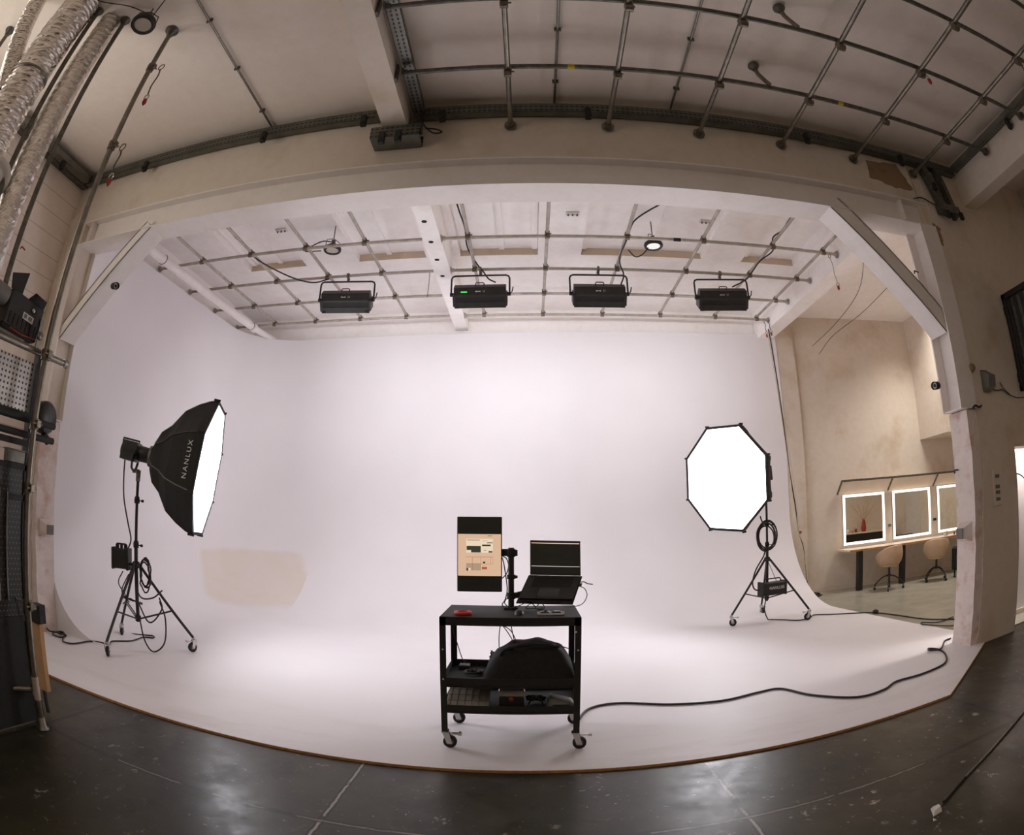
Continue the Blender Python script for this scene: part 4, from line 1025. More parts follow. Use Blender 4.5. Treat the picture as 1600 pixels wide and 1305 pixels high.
# lower tray
ob = thing('organiser_box', 'clear compartment organiser box on the lower tray, left', 'storage box', (-.41, 3.75, .291))
mcl = mat('cloudy_plastic', srgb(150, 142, 130), .15, 0, .15, 9)
T_ = Matrix.Translation((-.41, 3.80, .335)) @ Matrix.Rotation(RD(20), 4, 'X')
b = MB(); b.M = T_; b.box(-.145, .145, -.13, .13, -.018, .012, .004); build('box_body', b, M['blk'], ob)
b = MB(); b.M = T_; b.box(-.145, .145, -.13, .13, .0125, .018, .002); build('lid', b, mcl, ob)
for i in range(6):
    b = MB(); b.M = T_; b.box(-.145 + .048 * (i + .5), -.143 + .048 * (i + .5), -.125, .125, .0182, .0205); build('divider', b, M['grey'], ob)
for i in range(3):
    b = MB(); b.M = T_; b.box(-.14, .14, -.07 + i * .07, -.068 + i * .07, .0182, .0205); build('divider', b, M['grey'], ob)
tb = thing('tool_case', 'small black tool case with red badge on the lower tray', 'tool case', (-.11, 3.72, .291))
b = MB(); b.box(-.195, -.03, 3.66, 3.83, .291, .385, .006); build('case_body', b, M['blk'], tb)
b = MB(); b.box(-.20, -.025, 3.655, 3.835, .387, .43, .006); build('lid', b, mcl, tb)
b = MB(); b.lathe((-.115, 3.6595, .368), (0, -1, 0), [(0, 0), (0, .018), (.004, .016), (.004, 0)], 22); build('badge', b, M['redd'], tb)
coil('cable_coil', (.05, 3.78, .335), (0, .5, 1), .06, 'messy black cables heaped right of the tool case', 5, .006, 1.2, 21, [[(.0, 3.7, .32), (.03, 3.68, .38), (.08, 3.7, .35), (.1, 3.72, .31)]])
ps = thing('shoe_shaped_tool', 'dark rounded hand tool lying at the right of the lower tray', 'hand tool', (.22, 3.76, .291))
build('tool_body', blob(.12, .318, 3.68, 3.84, .291, lambda u: .085 - .05 * u, 14, 8, 6, .004), M['grey'], ps)
build('tool_grip', MB().box(.16, .28, 3.672, 3.69, .293, .318, .005), M['rub'], ps)
# ================================================================== floor cables
cable('extension_cord', [(.36, 4.12, .012), (.50, 4.47, .012), (.77, 4.57, .012), (1.18, 4.42, .012), (1.61, 4.36, .012), (1.98, 4.44, .012), (2.20, 4.43, .012), (2.35, 4.10, .012), (2.63, 3.80, .012), (2.92, 3.80, .012), (3.15, 3.91, .012), (3.46, 3.90, .012), (3.82, 3.97, .012), (4.04, 4.17, .012), (4.17, 4.42, .012), (4.12, 4.56, .018), (4.05, 4.47, .026), (4.14, 4.40, .026), (4.3, 4.52, .012), (4.47, 4.67, .012), (4.60, 4.70, .012)], .0105, 'long black cord snaking over the cove floor from trolley to right pier', k=8)
cable('extension_cord', [(3.42, 7.55, .43), (3.34, 7.45, .25), (3.42, 7.5, .08), (3.60, 7.75, .012), (3.74, 7.60, .012), (3.90, 7.40, .012), (4.12, 7.46, .012), (4.30, 7.62, .012), (4.51, 7.45, .012), (4.85, 7.2, .012), (5.04, 7.0, .01), (5.14, 6.5, .008), (5.20, 5.9, .006), (5.40, 5.5, .006), (5.6, 5.3, .006)], .009, 'black cord from the right stand out across the make-up room floor', k=8)
cable('extension_cord', [(5.5, 5.6, .008), (5.15, 5.55, .008), (5.02, 5.75, .008), (4.92, 5.62, .012), (5.0, 5.35, .012), (5.1, 5.18, .012), (5.3, 5.2, .01), (5.5, 5.45, .008)], .008, 'loop of black cord on the floor behind the right pier', k=8)
pj = thing('cord_plug', 'round black plug on the cord at the edge of the cove floor', 'plug', (5.06, 6.98, .002)); build('plug_body', MB().lathe((5.06, 6.98, .004), (0, 0, 1), [(0, 0), (0, .045), (.03, .05), (.05, .03), (.05, 0)], 16), M['rub'], pj); build('plug_collar', MB().torus((5.06, 6.98, .055), (0, 0, 1), .025, .006, 14, 6), M['grey'], pj)
cable('extension_cord', [(-5.33, 4.36, .05), (-5.30, 4.40, .012), (-5.22, 4.50, .012), (-5.06, 4.46, .012), (-5.02, 4.33, .012), (-5.14, 4.30, .02), (-5.20, 4.40, .02), (-5.08, 4.46, .02), (-5.0, 4.36, .012), (-4.85, 4.22, .012), (-4.72, 4.27, .012), (-4.70, 4.52, .012), (-4.60, 4.62, .012), (-4.47, 4.64, .012), (-4.55, 4.80, .012), (-4.43, 5.02, .012), (-4.46, 5.30, .012), (-4.36, 5.38, .012), (-4.45, 5.46, .012), (-4.66, 5.32, .012), (-4.76, 5.22, .02)], .009, 'black cord winding from the left pier around the left stand', k=8)
single('cable_knot', MB().tube(smooth_pts([(-5.14, 4.40, .02), (-5.10, 4.46, .03), (-5.06, 4.42, .035), (-5.11, 4.38, .03), (-5.15, 4.43, .04), (-5.08, 4.44, .045)]), .010, 7), M['cable'], 'small knot of cord on the floor by the left pier', 'cable')

# ================================================================== portal fittings
def camera_thing(x, y, z, d, label, m='white'):
    t = thing('security_camera', label, 'security camera', (x, y, z), 'small security cameras on the steel frame'); d = V(d).normalized(); c = V((x, y, z))
    build('camera_body', MB().lathe(c, d, [(0, 0), (0, .034), (.09, .038), (.095, .03), (.095, 0)], 18), M[m], t)
    build('camera_hood', MB().lathe(c, d, [(.03, .039), (.12, .042), (.12, .038), (.09, .036)], 18), M['blkm'], t)
    build('camera_mount', MB().tube([c, c + V((0, .05, .03)), c + V((-.04 if x < 0 else .06, .07, .06))], .012, 8), M[m], t)
    build('camera_lens', MB().cyl(c + d * .0955, c + d * .099, .018, 14), M['glassd'], t)
camera_thing(-4.50, 4.28, 3.89, (1, -.35, -.25), 'small camera on the left brace pointing into the studio')
camera_thing(4.24, 4.40, 2.72, (-1, -.3, -.1), 'small camera on the right steel column above the plaster')
for x, s, lb in ((-5.335, 1, 'grey tapered bracket jutting from the left plastered pier'), (4.50, -1, 'grey tapered bracket jutting from the right plastered pier')):
    t = thing('wall_bracket', lb, 'bracket', (x, 4.4, 1.1), 'tapered brackets on the piers')
    b = MB(); vs = [(x, 4.30, 1.10), (x, 4.50, 1.10), (x, 4.50, 1.30), (x, 4.30, 1.30), (x + s * .11, 4.35, 1.14), (x + s * .11, 4.45, 1.14), (x + s * .11, 4.45, 1.24), (x + s * .11, 4.35, 1.24)]
    b.add(vs, [(0, 1, 2, 3), (4, 5, 6, 7), (0, 1, 5, 4), (1, 2, 6, 5), (2, 3, 7, 6), (3, 0, 4, 7)]); build('bracket_body', b, M['pier'], t)
    build('bracket_cap', MB().box(min(x + s * .108, x + s * .118), max(x + s * .108, x + s * .118), 4.345, 4.455, 1.135, 1.245), M['grey'], t)
for x, z, lb in ((4.36, 4.05, 'small black hook high on the right column, inside face'), (4.37, 3.62, 'small black hook on the right column above the brace foot'), (4.49, 1.85, 'small bolt pair on the right pier below the steel')):
    single('wall_hook', MB().tube([(x + .02, 4.5, z), (x - .06, 4.48, z), (x - .07, 4.48, z - .035)], .008, 6), M['blkm'], lb, 'hook')
single('cable_stub', MB().tube(smooth_pts([(4.56, 4.2, 2.44), (4.60, 4.19, 2.47), (4.66, 4.18, 2.45), (4.70, 4.18, 2.47)]), .011, 6), M['blkm'], 'black cable stub where the right steel column meets the plaster', 'cable')
single('plaster_fixing', MB().lathe((4.68, 4.225, 2.88), (0, 1, 0), [(-.03, .0), (-.03, .035), (0, .05), (.01, .05)], 12), M['brown'], 'brown lump of filler on the wall edge beside the right column', 'filler')

# stained patches of missing paint beside the trunking (flat repairs on the wall face)
def patch(name, pts, y, m, label):
    r = random.Random(len(label)); P = []
    n = len(pts)
    for i in range(n):
        a, b = V((pts[i][0], y, pts[i][1])), V((pts[(i + 1) % n][0], y, pts[(i + 1) % n][1]))
        for k in range(7): P.append(a.lerp(b, k / 7) + V((r.uniform(-.014, .014), 0, r.uniform(-.014, .014))))
    return struct(name, MB().prism(P, (0, .006, 0)), m, label)
patch('trim_27', [(3.86, 5.29), (4.33, 5.36), (4.50, 5.02), (4.2, 4.99), (3.82, 5.06)], 4.243, M['brown'], 'brown patch of bare plaster below the tray, upper right')
patch('trim_28', [(4.62, 4.60), (4.74, 4.55), (4.72, 4.32), (4.63, 4.30)], 4.2335, M['brown'], 'small brown patch beside the right column head')

# fittings on the right wall
t = thing('wall_speaker', 'angular dark wall light on the right wall left of the grille', 'wall light', (4.88, 4.2, 2.6))
b = MB(); b.prism([(4.83, 4.232, 2.62), (4.83, 4.12, 2.66), (4.83, 4.10, 2.78), (4.83, 4.232, 2.86)], (.13, 0, 0)); build('housing', b, M['grey'], t)
build('back_plate', MB().box(4.835, 4.955, 4.222, 4.234, 2.63, 2.86), M['blkm'], t)
t = thing('wall_cable', 'black cable sagging from the wall light to the dark grille', 'cable', (5.2, 4.2, 2.6))
build('cable_run', MB().tube(smooth_pts([(4.96, 4.22, 2.66), (5.1, 4.22, 2.645), (5.2, 4.21, 2.65), (5.3, 4.2, 2.60), (5.45, 4.18, 2.56), (5.6, 4.14, 2.56)]), .006, 6), M['cable'], t)
build('cable_loop', MB().tube(smooth_pts([(5.18, 4.22, 2.74), (5.22, 4.21, 2.67), (5.32, 4.2, 2.60)]), .005, 6), M['cable'], t)
t = thing('wall_grille', 'large dark framed slatted shutter standing out from the right wall', 'shutter', (5.62, 3.9, 2.62))
gx, gy0, gy1, gz0, gz1 = 5.62, 3.05, 4.22, 2.64, 3.80
for a in ((gy0, gy0 + .06, gz0, gz1), (gy1 - .06, gy1, gz0, gz1), (gy0, gy1, gz0, gz0 + .07), (gy0, gy1, gz1 - .07, gz1)):
    build('frame_bar', MB().box(gx - .03, gx + .03, *a, .006), M['blk'], t)
for k in range(9):
    y = gy0 + .11 + k * (gy1 - gy0 - .2) / 8; build('slat', MB().bar((gx, y, gz0 + .06), (gx, y, gz1 - .06), .05, .006, (1, .5, 0)), M['blkm'], t)
build('backing', MB().box(gx + .025, gx + .03, gy0 + .05, gy1 - .05, gz0 + .06, gz1 - .06), M['galvd'], t)
for z in (2.8, 3.6): build('hinge_bracket', MB().box(gx - .02, gx + .02, 4.21, 4.236, z - .05, z + .05), M['blkm'], t)
t = thing('switch_panel', 'faint grey switch panel on the right wall beside the doorway', 'switch panel', (4.90, 4.22, 1.45))
build('panel_plate', MB().box(4.83, 4.97, 4.217, 4.234, 1.42, 1.80, .004), M['wall'], t)
for z in (1.73, 1.62, 1.56, 1.49): build('switch', MB().box(4.86, 4.94, 4.208, 4.218, z - .018, z + .018, .003), M['grey'], t)
single('hanging_wire', MB().tube(smooth_pts([(5.31, 4.22, 1.73), (5.36, 4.18, 1.70), (5.5, 4.15, 1.60), (5.75, 4.12, 1.50)]), .006, 6), M['cable'], 'thin black wire crossing the top of the right doorway', 'cable')
t = thing('black_rod', 'thick black rod leaning into the right edge of the doorway', 'rod', (5.6, 4.2, 0))
build('rod_shaft', MB().cyl((5.43, 4.10, .435), (5.78, 4.0, .02), .026, 14), M['blk'], t); build('rod_cap', MB().cyl((5.42, 4.103, .445), (5.44, 4.097, .425), .029, 14), M['rub'], t)
t = thing('floor_rod', 'dull metal rod lying on the dark floor at lower right', 'rod', (2.7, 2.2, -.018))
build('rod_bare', MB().cyl((3.6, 2.53, -.008), (2.34, 2.045, -.008), .008, 10), M['galv'], t)
build('rod_sleeve', MB().cyl((2.34, 2.045, -.008), (2.06, 1.915, -.008), .009, 10), M['blkm'], t)
t = thing('plaster_chip', 'pale broken chip lying at the end of the floor rod', 'chip', (1.97, 1.88, -.018))
b = MB(); b.add([(1.93, 1.84, -.018), (2.0, 1.85, -.018), (2.03, 1.90, -.018), (1.97, 1.92, -.018), (1.945, 1.86, .004), (1.99, 1.865, .012), (2.0, 1.895, .010), (1.965, 1.90, .006)], [(0, 1, 2, 3), (4, 5, 6, 7), (0, 1, 5, 4), (1, 2, 6, 5), (2, 3, 7, 6), (3, 0, 4, 7)]); build('chip_body', b, M['white'], t)
b = MB(); b.add([(1.90, 1.80, -.018), (1.925, 1.80, -.018), (1.92, 1.83, -.018), (1.91, 1.81, -.010)], [(0, 1, 2), (0, 1, 3), (1, 2, 3), (2, 0, 3)]); build('chip_fragment', b, M['white'], t)

# ropes and cables hanging down the right edge of the cove
cable('hanging_cable', [(4.50, 9.16, 5.0), (4.56, 9.2, 4.2), (4.64, 9.25, 3.2), (4.72, 9.3, 2.4), (4.82, 9.3, 1.7), (4.86, 9.3, 1.3), (4.98, 9.3, .95), (5.04, 9.3, .5), (5.10, 9.28, .1), (5.2, 9.2, .02)], .012, 'dark cable hanging down the right edge of the cove wall')
cable('hanging_cable', [(4.44, 9.10, 4.9), (4.50, 9.12, 4.0), (4.58, 9.14, 3.0), (4.67, 9.18, 2.2), (4.76, 9.2, 1.6), (4.82, 9.2, 1.25), (4.93, 9.2, 1.0), (4.98, 9.2, .6), (5.04, 9.18, .2), (5.06, 9.05, .02)], .008, 'thin pale rope hanging beside the dark cable on cove edge', 'cablew')
cable('hanging_cable', [(4.60, 9.3, 5.0), (4.68, 9.4, 3.8), (4.80, 9.4, 2.6), (4.88, 9.4, 1.9), (4.92, 9.35, 1.3)], .006, 'thinnest cord hanging on the cove edge nearest the pilaster', 'cablew')
t = thing('cable_heap', 'small heap of cable at the foot of the cove edge', 'cable', (5.2, 9.15, 0))
for k in range(4): build('cable_loop', MB().torus((5.16 + .04 * (k % 2), 9.12 + .05 * (k // 2), .03 + .02 * k), (.2 * k - .3, .3, 1), .10 - .01 * k, .012, 20, 6), M['cable'], t)
single('cable_tie', MB().lathe((4.90, 9.29, 1.22), (0, 0, 1), [(0, 0), (0, .03), (.05, .03), (.05, 0)], 10), M['redd'], 'small red clip on the cables along the cove edge', 'clip')

# wires on the make-up room wall
cable('wall_wire', [(4.9, 6.12, 5.18), (5.2, 6.9, 4.9), (5.5, 8.2, 4.85), (5.7, 9.6, 4.85)], .005, 'thin wire running slanted below the right cove beam')
cable('wall_wire', [(5.6, 6.6, 4.85), (5.95, 6.5, 4.5), (6.3, 6.5, 4.0), (6.6, 6.5, 3.5)], .006, 'thin dark wire hanging slanted behind the right brace')
cable('wall_wire', [(5.6, 6.6, 4.86), (5.5, 7.4, 4.7), (5.6, 8.6, 4.72), (5.9, 9.7, 4.72)], .005, 'faint wire meeting the slanted wire behind the right brace')

# ================================================================== make-up station
um = [(.88, 1.94), (2.17, 3.26), (3.49, 4.56)]
for i, (a, b_) in enumerate(um):
    t = thing('makeup_mirror', ['leftmost lit make-up mirror above the counter', 'middle lit make-up mirror showing a doorway', 'lit make-up mirror partly hidden by the right pier'][i], 'mirror', tuple(mw((a + b_) / 2, .02, .87)), 'light framed make-up mirrors')
    build('backing', mwbox(MB(), a, b_, .005, .03, .87, 1.88), M['grey'], t)
    build('glass', mwbox(MB(), a + .02, b_ - .02, .030, .034, .89, 1.86), M['mirror'], t)
    for q in ((a, a + .05, .87, 1.88), (b_ - .05, b_, .87, 1.88), (a + .05, b_ - .05, .87, .92), (a + .05, b_ - .05, 1.83, 1.88)):
        build('light_strip', mwbox(MB(), q[0], q[1], .030, .045, q[2], q[3]), M['strip'], t)
t = thing('mirror_canopy', 'long pale panelled canopy in a dark frame above the mirrors', 'canopy', tuple(mw(2.5, .1, 1.9)))
cu0, cu1 = .76, 4.95
A = lambda u, k: mw(u, .27 - .25 * k, 2.15 - .25 * k)
def cbar(u0, k0, u1, k1, w=.03): build('canopy_frame', MB().bar(A(u0, k0), A(u1, k1), w, w), M['galvd'], t)
cbar(cu0, 0, cu1, 0, .04); 
for u in (cu0, 2.06, 3.38, cu1): cbar(u, 0, u, 1)
for a, b_ in ((cu0, 2.06), (2.06, 3.38), (3.38, cu1)):
    pb = MB(); pb.prism([A(a + .02, .03), A(b_ - .02, .03), A(b_ - .02, .97), A(a + .02, .97)], -MN * .006 + V((0, 0, .008))); build('canopy_panel', pb, M['desk'], t)
t = thing('makeup_counter', 'long white make-up counter on dark steel legs under the mirrors', 'counter', tuple(mw(2.6, .4, 0)))
build('worktop', mwbox(MB(), .70, 5.0, .03, .66, .775, .805), M['desk'], t)
build('worktop_edge', mwbox(MB(), .70, 5.0, .66, .67, .77, .806), M['edge'], t)
for u in (.98, 2.06, 3.9):
    build('leg', mwbox(MB(), u - .05, u + .05, .50, .62, -.003, .775), M['blk'], t)
for i, (u, z, lb) in enumerate(((2.05, 1.17, 'socket with plug between the first and second mirrors'), (3.375, 1.17, 'black plug in the socket between second and third mirrors'))):
    t = thing('wall_socket', lb, 'socket', tuple(mw(u, 0, z)), 'sockets between the mirrors'); build('socket_plate', mwbox(MB(), u - .05, u + .05, .001, .012, z - .04, z + .04), M['white'], t); build('plug', mwbox(MB(), u - .02, u + .045, .012, .06, z - .025, z + .03), M['blkm' if i else 'grey'], t)
for u, v, h, r, mm, lb in ((3.55, .3, .10, .025, 'beige', 'small beige bottle on the counter at the third mirror'), (3.40, .42, .06, .03, 'white', 'small white pot on the counter between the mirrors'), (3.66, .46, .07, .022, 'redd', 'small reddish bottle on the counter at third mirror')):
    t = thing('cosmetic_bottle', lb, 'bottle', tuple(mw(u, v, .8055)), 'small bottles on the make-up counter')
    build('bottle_body', MB().lathe(mw(u, v, .806), (0, 0, 1), [(0, 0), (0, r), (h * .75, r), (h * .85, r * .5), (h * .85, 0)], 16), M[mm], t); build('cap', MB().cyl(mw(u, v, .806 + h * .85), mw(u, v, .806 + h), r * .45, 12), M['blkm'], t)

def tub_chair(label):
    t = thing('swivel_chair', label, 'chair', (0, 0, 0), 'beige shell chairs at the make-up counter')
    # seat shell: a bucket of revolution cut lower at the front
    b = MB(); n = 28; prof = [(0, .0), (.0, .12), (.03, .20), (.09, .262), (.17, .292), (.26, .300), (.34, .292), (.40, .280)]
    vs = []
    for h, r in prof:
        for i in range(n):
            a = 2 * pi * i / n; k = .5 + .5 * cos(a)                # 1 at the back (-y toward viewer)
            cut = 1 if h < .1 else 1 - (1 - k) ** 1.3 * .48 * (h - .1) / .3
            vs.append((r * sin(a) * 1.0, -r * cos(a) * .92, .43 + h * cut))
    vi = [(x * .93, y * .93, z + .012) for x, y, z in vs]
    f = [(k * n + i, k * n + (i + 1) % n, (k + 1) * n + (i + 1) % n, (k + 1) * n + i) for k in range(len(prof) - 1) for i in range(n)]
    b.add(vs, f, True); b.add(vi, f, True)
    m0 = len(prof) - 1; b.add(vs[m0 * n:] + vi[m0 * n:], [(i, (i + 1) % n, n + (i + 1) % n, n + i) for i in range(n)], True)
    build('seat_shell', b, M['beige'], t)
    build('seat_pad', MB().lathe((0, 0, .445), (0, 0, 1), [(0, 0), (0, .19), (.03, .215), (.045, .19), (.05, 0)], 24), M['beige'], t)
    build('column', MB().cyl((0, 0, .28), (0, 0, .43), .022, 14), M['blk'], t)
    build('hub', MB().lathe((0, 0, .24), (0, 0, 1), [(0, 0), (0, .03), (.05, .036), (.06, .02), (.06, 0)], 14), M['blk'], t)
    for k in range(4):
        a = RD(35 + 90 * k); e = V((cos(a), sin(a), 0))
        build('leg', MB().tube(smooth_pts([V((0, 0, .27)) + e * .02, e * .14 + V((0, 0, .235)), e * .27 + V((0, 0, .13)), e * .30 + V((0, 0, .065))]), .014, 8), M['blk'], t)
        w = MB(); s = V((-e.y, e.x, 0)); w.cyl(e * .30 - s * .018 + V((0, 0, .027)), e * .30 + s * .018 + V((0, 0, .027)), .027, 14); build('caster', w, M['rub'], t)
    return t
ch = tub_chair('beige shell swivel chair at the first two mirrors')
ch.location = (6.74, 8.86, -.003); ch.rotation_euler = (0, 0, RD(15))
c2 = copy_tree(ch); c2.location = (7.95, 8.72, -.003); c2.rotation_euler = (0, 0, RD(-30)); c2['label'] = 'beige shell swivel chair nearer the right pier, third mirror'
t = thing('black_armchair', 'dark upholstered armchair mostly hidden behind the right pier', 'armchair', (8.75, 8.35, -.004))
build('seat', MB().box(8.40, 9.15, 8.05, 8.70, .16, .44, .05), M['blkf'], t); build('backrest', MB().box(8.40, 9.15, 7.93, 8.10, .16, .85, .05), M['blkf'], t)
for x in (8.36, 9.07): build('armrest', MB().box(x, x + .12, 8.0, 8.68, .14, .62, .04), M['blkf'], t)
for x in (8.44, 9.1):
    for y in (8.0, 8.62): build('leg', MB().cyl((x, y, -.003), (x, y, .16), .02, 8), M['blk'], t)
# what the mirrors show: a shelf with a vase by the back of the front wall
t = thing('console_table', 'dark console table reflected in the leftmost mirror', 'table', (9.15, 4.75, 0))
build('tabletop', MB().box(8.2, 10.0, 4.52, 4.96, .86, .90, .006), M['desk'], t); build('cabinet_body', MB().box(8.25, 9.95, 4.54, 4.92, .12, .86), M['blk'], t)
for x in (8.3, 9.9): build('leg', MB().box(x - .02, x + .02, 4.56, 4.9, -.003, .12), M['blk'], t)
t = thing('vase', 'reddish vase with thin twigs reflected in the leftmost mirror', 'vase', (9.1, 4.75, .901))
build('vase_body', MB().lathe((9.1, 4.75, .902), (0, 0, 1), [(0, 0), (0, .06), (.1, .085), (.28, .06), (.34, .035), (.36, .05)], 18), M['redd'], t)
for k in range(5): build('twig', MB().tube(smooth_pts([(9.1, 4.75, 1.2), (9.1 + .09 * (k - 2), 4.75, 1.45), (9.1 + .2 * (k - 2), 4.76, 1.68 + .06 * (k % 2))]), .007, 5), M['wood'], t)
for k, (x, m_) in enumerate(((8.7, 'beige'), (8.82, 'redd'), (8.55, 'white'))):
    t = thing('jar', ['beige jar on the reflected console', 'reddish jar on the reflected console', 'white jar on the reflected console'][k], 'jar', (x, 4.75, .901), 'jars on the console')
    build('jar_body', MB().lathe((x, 4.75, .902), (0, 0, 1), [(0, 0), (0, .04), (.1, .04), (.11, .03), (.11, 0)], 14), M[m_], t)

# ================================================================== tall pole, rack and ducts at the left
t = thing('tall_pole', 'tall scaffold pole from floor to ceiling at the left', 'pole', (-3.1, 2.35, -.018))
PB, PT = V((-3.10, 2.35, -.017)), V((-3.12, 2.47, 5.598))
build('tube', MB().cyl(PB, PT, .0242, 18), M['pipe'], t)
b = MB(); b.lathe(PT, (0, 0, -1), [(0, 0), (0, .07), (.012, .07), (.014, .04), (.07, .036), (.07, 0)], 22); build('ceiling_flange', b, M['galvd'], t)
b = MB(); b.lathe(PB, (0, 0, 1), [(0, 0), (0, .05), (.012, .05), (.016, .034), (.09, .03), (.09, 0)], 20); build('floor_flange', b, M['galv'], t)
def pp(z): k = (z + .017) / 5.615; return PB.lerp(PT, k)
for z in (5.06, 4.16, 2.46, 2.0, 1.59, .84):
    p = pp(z); k = MB(); k.cyl(p - V((0, 0, .035)), p + V((0, 0, .035)), .036, 14); k.box(p.x + .02, p.x + .06, p.y - .02, p.y + .02, z - .025, z + .025, .004); k.cyl((p.x + .045, p.y - .05, z), (p.x + .045, p.y + .04, z), .008, 8)
    build('pole_clamp', k, M['clamp'], t)
for a, z0, z1 in ((.35, .28, .40),):
    build('tape_wrap', MB().cyl(pp(.20), pp(.36), .0275, 16), M['cablew'], t)
rk = thing('storage_rack', 'dark pipe storage rack with pale punched panel, left edge', 'rack', (-3.25, 1.9, -.018))
for z in (2.48, 2.03, 1.93):
    b = MB(); b.cyl((-3.19, 2.66, z), (-3.19, .6, z), .0235, 14); build('rail', b, M['pipe'] if z > 2.2 else M['blkm'], rk)
b = MB(); b.cyl((-3.19, 2.66, 2.48), (-3.19, 2.70, 2.48), .03, 14); build('rail_end', b, M['galv'], rk)
b = MB(); b.cyl((-3.34, 2.40, 2.55), (-3.34, .8, 2.62), .0235, 14); build('rail', b, M['pipe'], rk)
build('rack_post', MB().box(-3.30, -3.24, 2.44, 2.50, -.017, 2.50), M['blkm'], rk)
build('rack_post', MB().box(-3.30, -3.24, .9, .96, -.017, 2.50), M['blkm'], rk)
build('pale_punched_panel', MB().box(-3.285, -3.28, 1.0, 2.43, 2.08, 2.42), M['perfw'], rk)
b = MB(); b.box(-3.27, -3.24, .96, 2.44, 2.04, 2.08); b.box(-3.27, -3.24, .96, 2.44, 1.86, 1.90); build('shelf_rail', b, M['blkm'], rk)
build('dark_punched_panel', MB().box(-3.26, -3.25, .96, 2.45, .72, 1.72), M['perfb'], rk)
build('dark_panel', MB().box(-3.26, -3.25, .96, 2.45, -.01, .72), M['blkm'], rk)
for z in (1.72, 1.52, .72): build('panel_rail', MB().box(-3.28, -3.24, .96, 2.46, z - .02, z + .02), M['blkm'], rk)
for y in (2.20, 2.28): build('strut', MB().box(-3.245, -3.235, y, y + .012, .85, 1.55), M['galv'], rk)
build('drawer_handle', MB().tube(smooth_pts([(-3.24, 2.36, .86), (-3.21, 2.40, .84), (-3.205, 2.42, .78), (-3.22, 2.42, .72)]), .008, 6), M['grey'], rk)
build('end_socket', MB().lathe((-3.17, 2.40, .245), (.8, -.6, 0), [(0, .026), (.0, .04), (.05, .04), (.05, .028), (.0, .026)], 20), M['pipe'], rk)
build('cross_stub', MB().cyl((-3.17, 2.40, .245), (-3.3, 2.2, .245), .0235, 12), M['pipe'], rk)
bx = thing('grey_sign_box', 'grey metal box standing on top of the dark punched rack', 'box', (-3.25, 2.35, 1.74))
build('box_body', MB().box(-3.29, -3.245, 2.26, 2.44, 1.742, 1.82, .003), M['galvd'], bx); build('box_lid', MB().box(-3.295, -3.24, 2.255, 2.445, 1.82, 1.828), M['grey'], bx)
# black light fixture clamped on the rack
fx = thing('stage_light', 'black stage light with barn doors on the rack at the left', 'stage light', (-3.35, 2.25, 2.55), None)
R_ = Matrix.Translation((-3.34, 2.24, 2.69)) @ Matrix.Rotation(RD(-6), 4, 'X')
b = MB(); b.M = R_; b.box(-.12, .09, -.20, .16, -.13, .12, .012); build('lamp_housing', b, M['blk'], fx)
b = MB(); b.M = R_
for k in range(7): b.box(.088, .096, -.16 + k * .045, -.135 + k * .045, -.11, -.03)
build('cooling_fins', b, M['blkm'], fx)
b = MB(); b.M = R_; b.box(.091, .098, -.04, .07, -.03, .015); build('rating_label', b, M['white'], fx)
b = MB(); b.M = R_; b.box(.0985, .0995, -.03, -.0, -.022, .008); b.box(.0985, .0995, .015, .055, -.02, .006); build('label_print', b, M['grey'], fx)
b = MB(); b.M = R_; b.lathe((.09, .045, .06), (1, 0, 0), [(0, 0), (0, .018), (.012, .014), (.012, 0)], 14); build('fixing_screw', b, M['chrome'], fx)
b = MB(); b.M = R_; b.prism([(.06, -.02, .12), (.06, .16, .12), (.09, .15, .17), (.09, .02, .18)], (.004, 0, .002)); build('barn_door', b, M['blkm'], fx)
b = MB(); b.M = R_; b.prism([(.05, -.20, .12), (.05, -.08, .12), (.07, -.09, .28), (.06, -.24, .21)], (.004, 0, .002)); build('barn_door', b, M['blkm'], fx)
b = MB(); b.box(-3.245, -3.235, 2.38, 2.42, 2.50, 2.72, .002); b.lathe((-3.235, 2.40, 2.60), (1, 0, 0), [(0, 0), (0, .03), (.01, .03), (.01, 0)], 14); build('yoke', b, M['galv'], fx)
b = MB(); b.tube(smooth_pts([(-3.23, 2.35, 2.56), (-3.22, 2.2, 2.55), (-3.24, 2.1, 2.57)]), .006, 6); build('supply_lead', b, M['redd'], fx)
b = MB(); b.cyl((-3.30, 2.02, 2.76), (-3.28, 1.80, 2.78), .07, 18); build('lens_tube', b, M['grey'], fx)
t = thing('round_case', 'round dark case edge behind the tall pole, mid height', 'case', (-3.28, 2.62, 2.0))
build('case_disc', MB().lathe((-3.33, 2.62, 2.09), (1, .15, 0), [(0, 0), (0, .10), (.02, .115), (.07, .115), (.09, .10), (.09, 0)], 30), M['blk'], t)
build('case_foot', MB().cyl((-3.27, 2.62, 1.97), (-3.27, 2.68, 1.93), .03, 12), M['blkm'], t)
t = thing('small_black_box', 'small black box on the plywood strip behind the tall pole', 'box', (-3.28, 2.62, .66))
build('box_body', MB().box(-3.36, -3.245, 2.585, 2.66, .665, .80, .006), M['blkm'], t); build('box_switch', MB().box(-3.30, -3.27, 2.578, 2.586, .765, .785), M['white'], t)
t = thing('plywood_strip', 'raw plywood strip standing upright behind the tall pole', 'board', (-3.31, 2.62, -.018))
build('board', MB().box(-3.38, -3.27, 2.60, 2.64, .16, .664), M['wood'], t); build('board_foot', MB().box(-3.345, -3.325, 2.61, 2.63, -.017, .16), M['blk'], t)

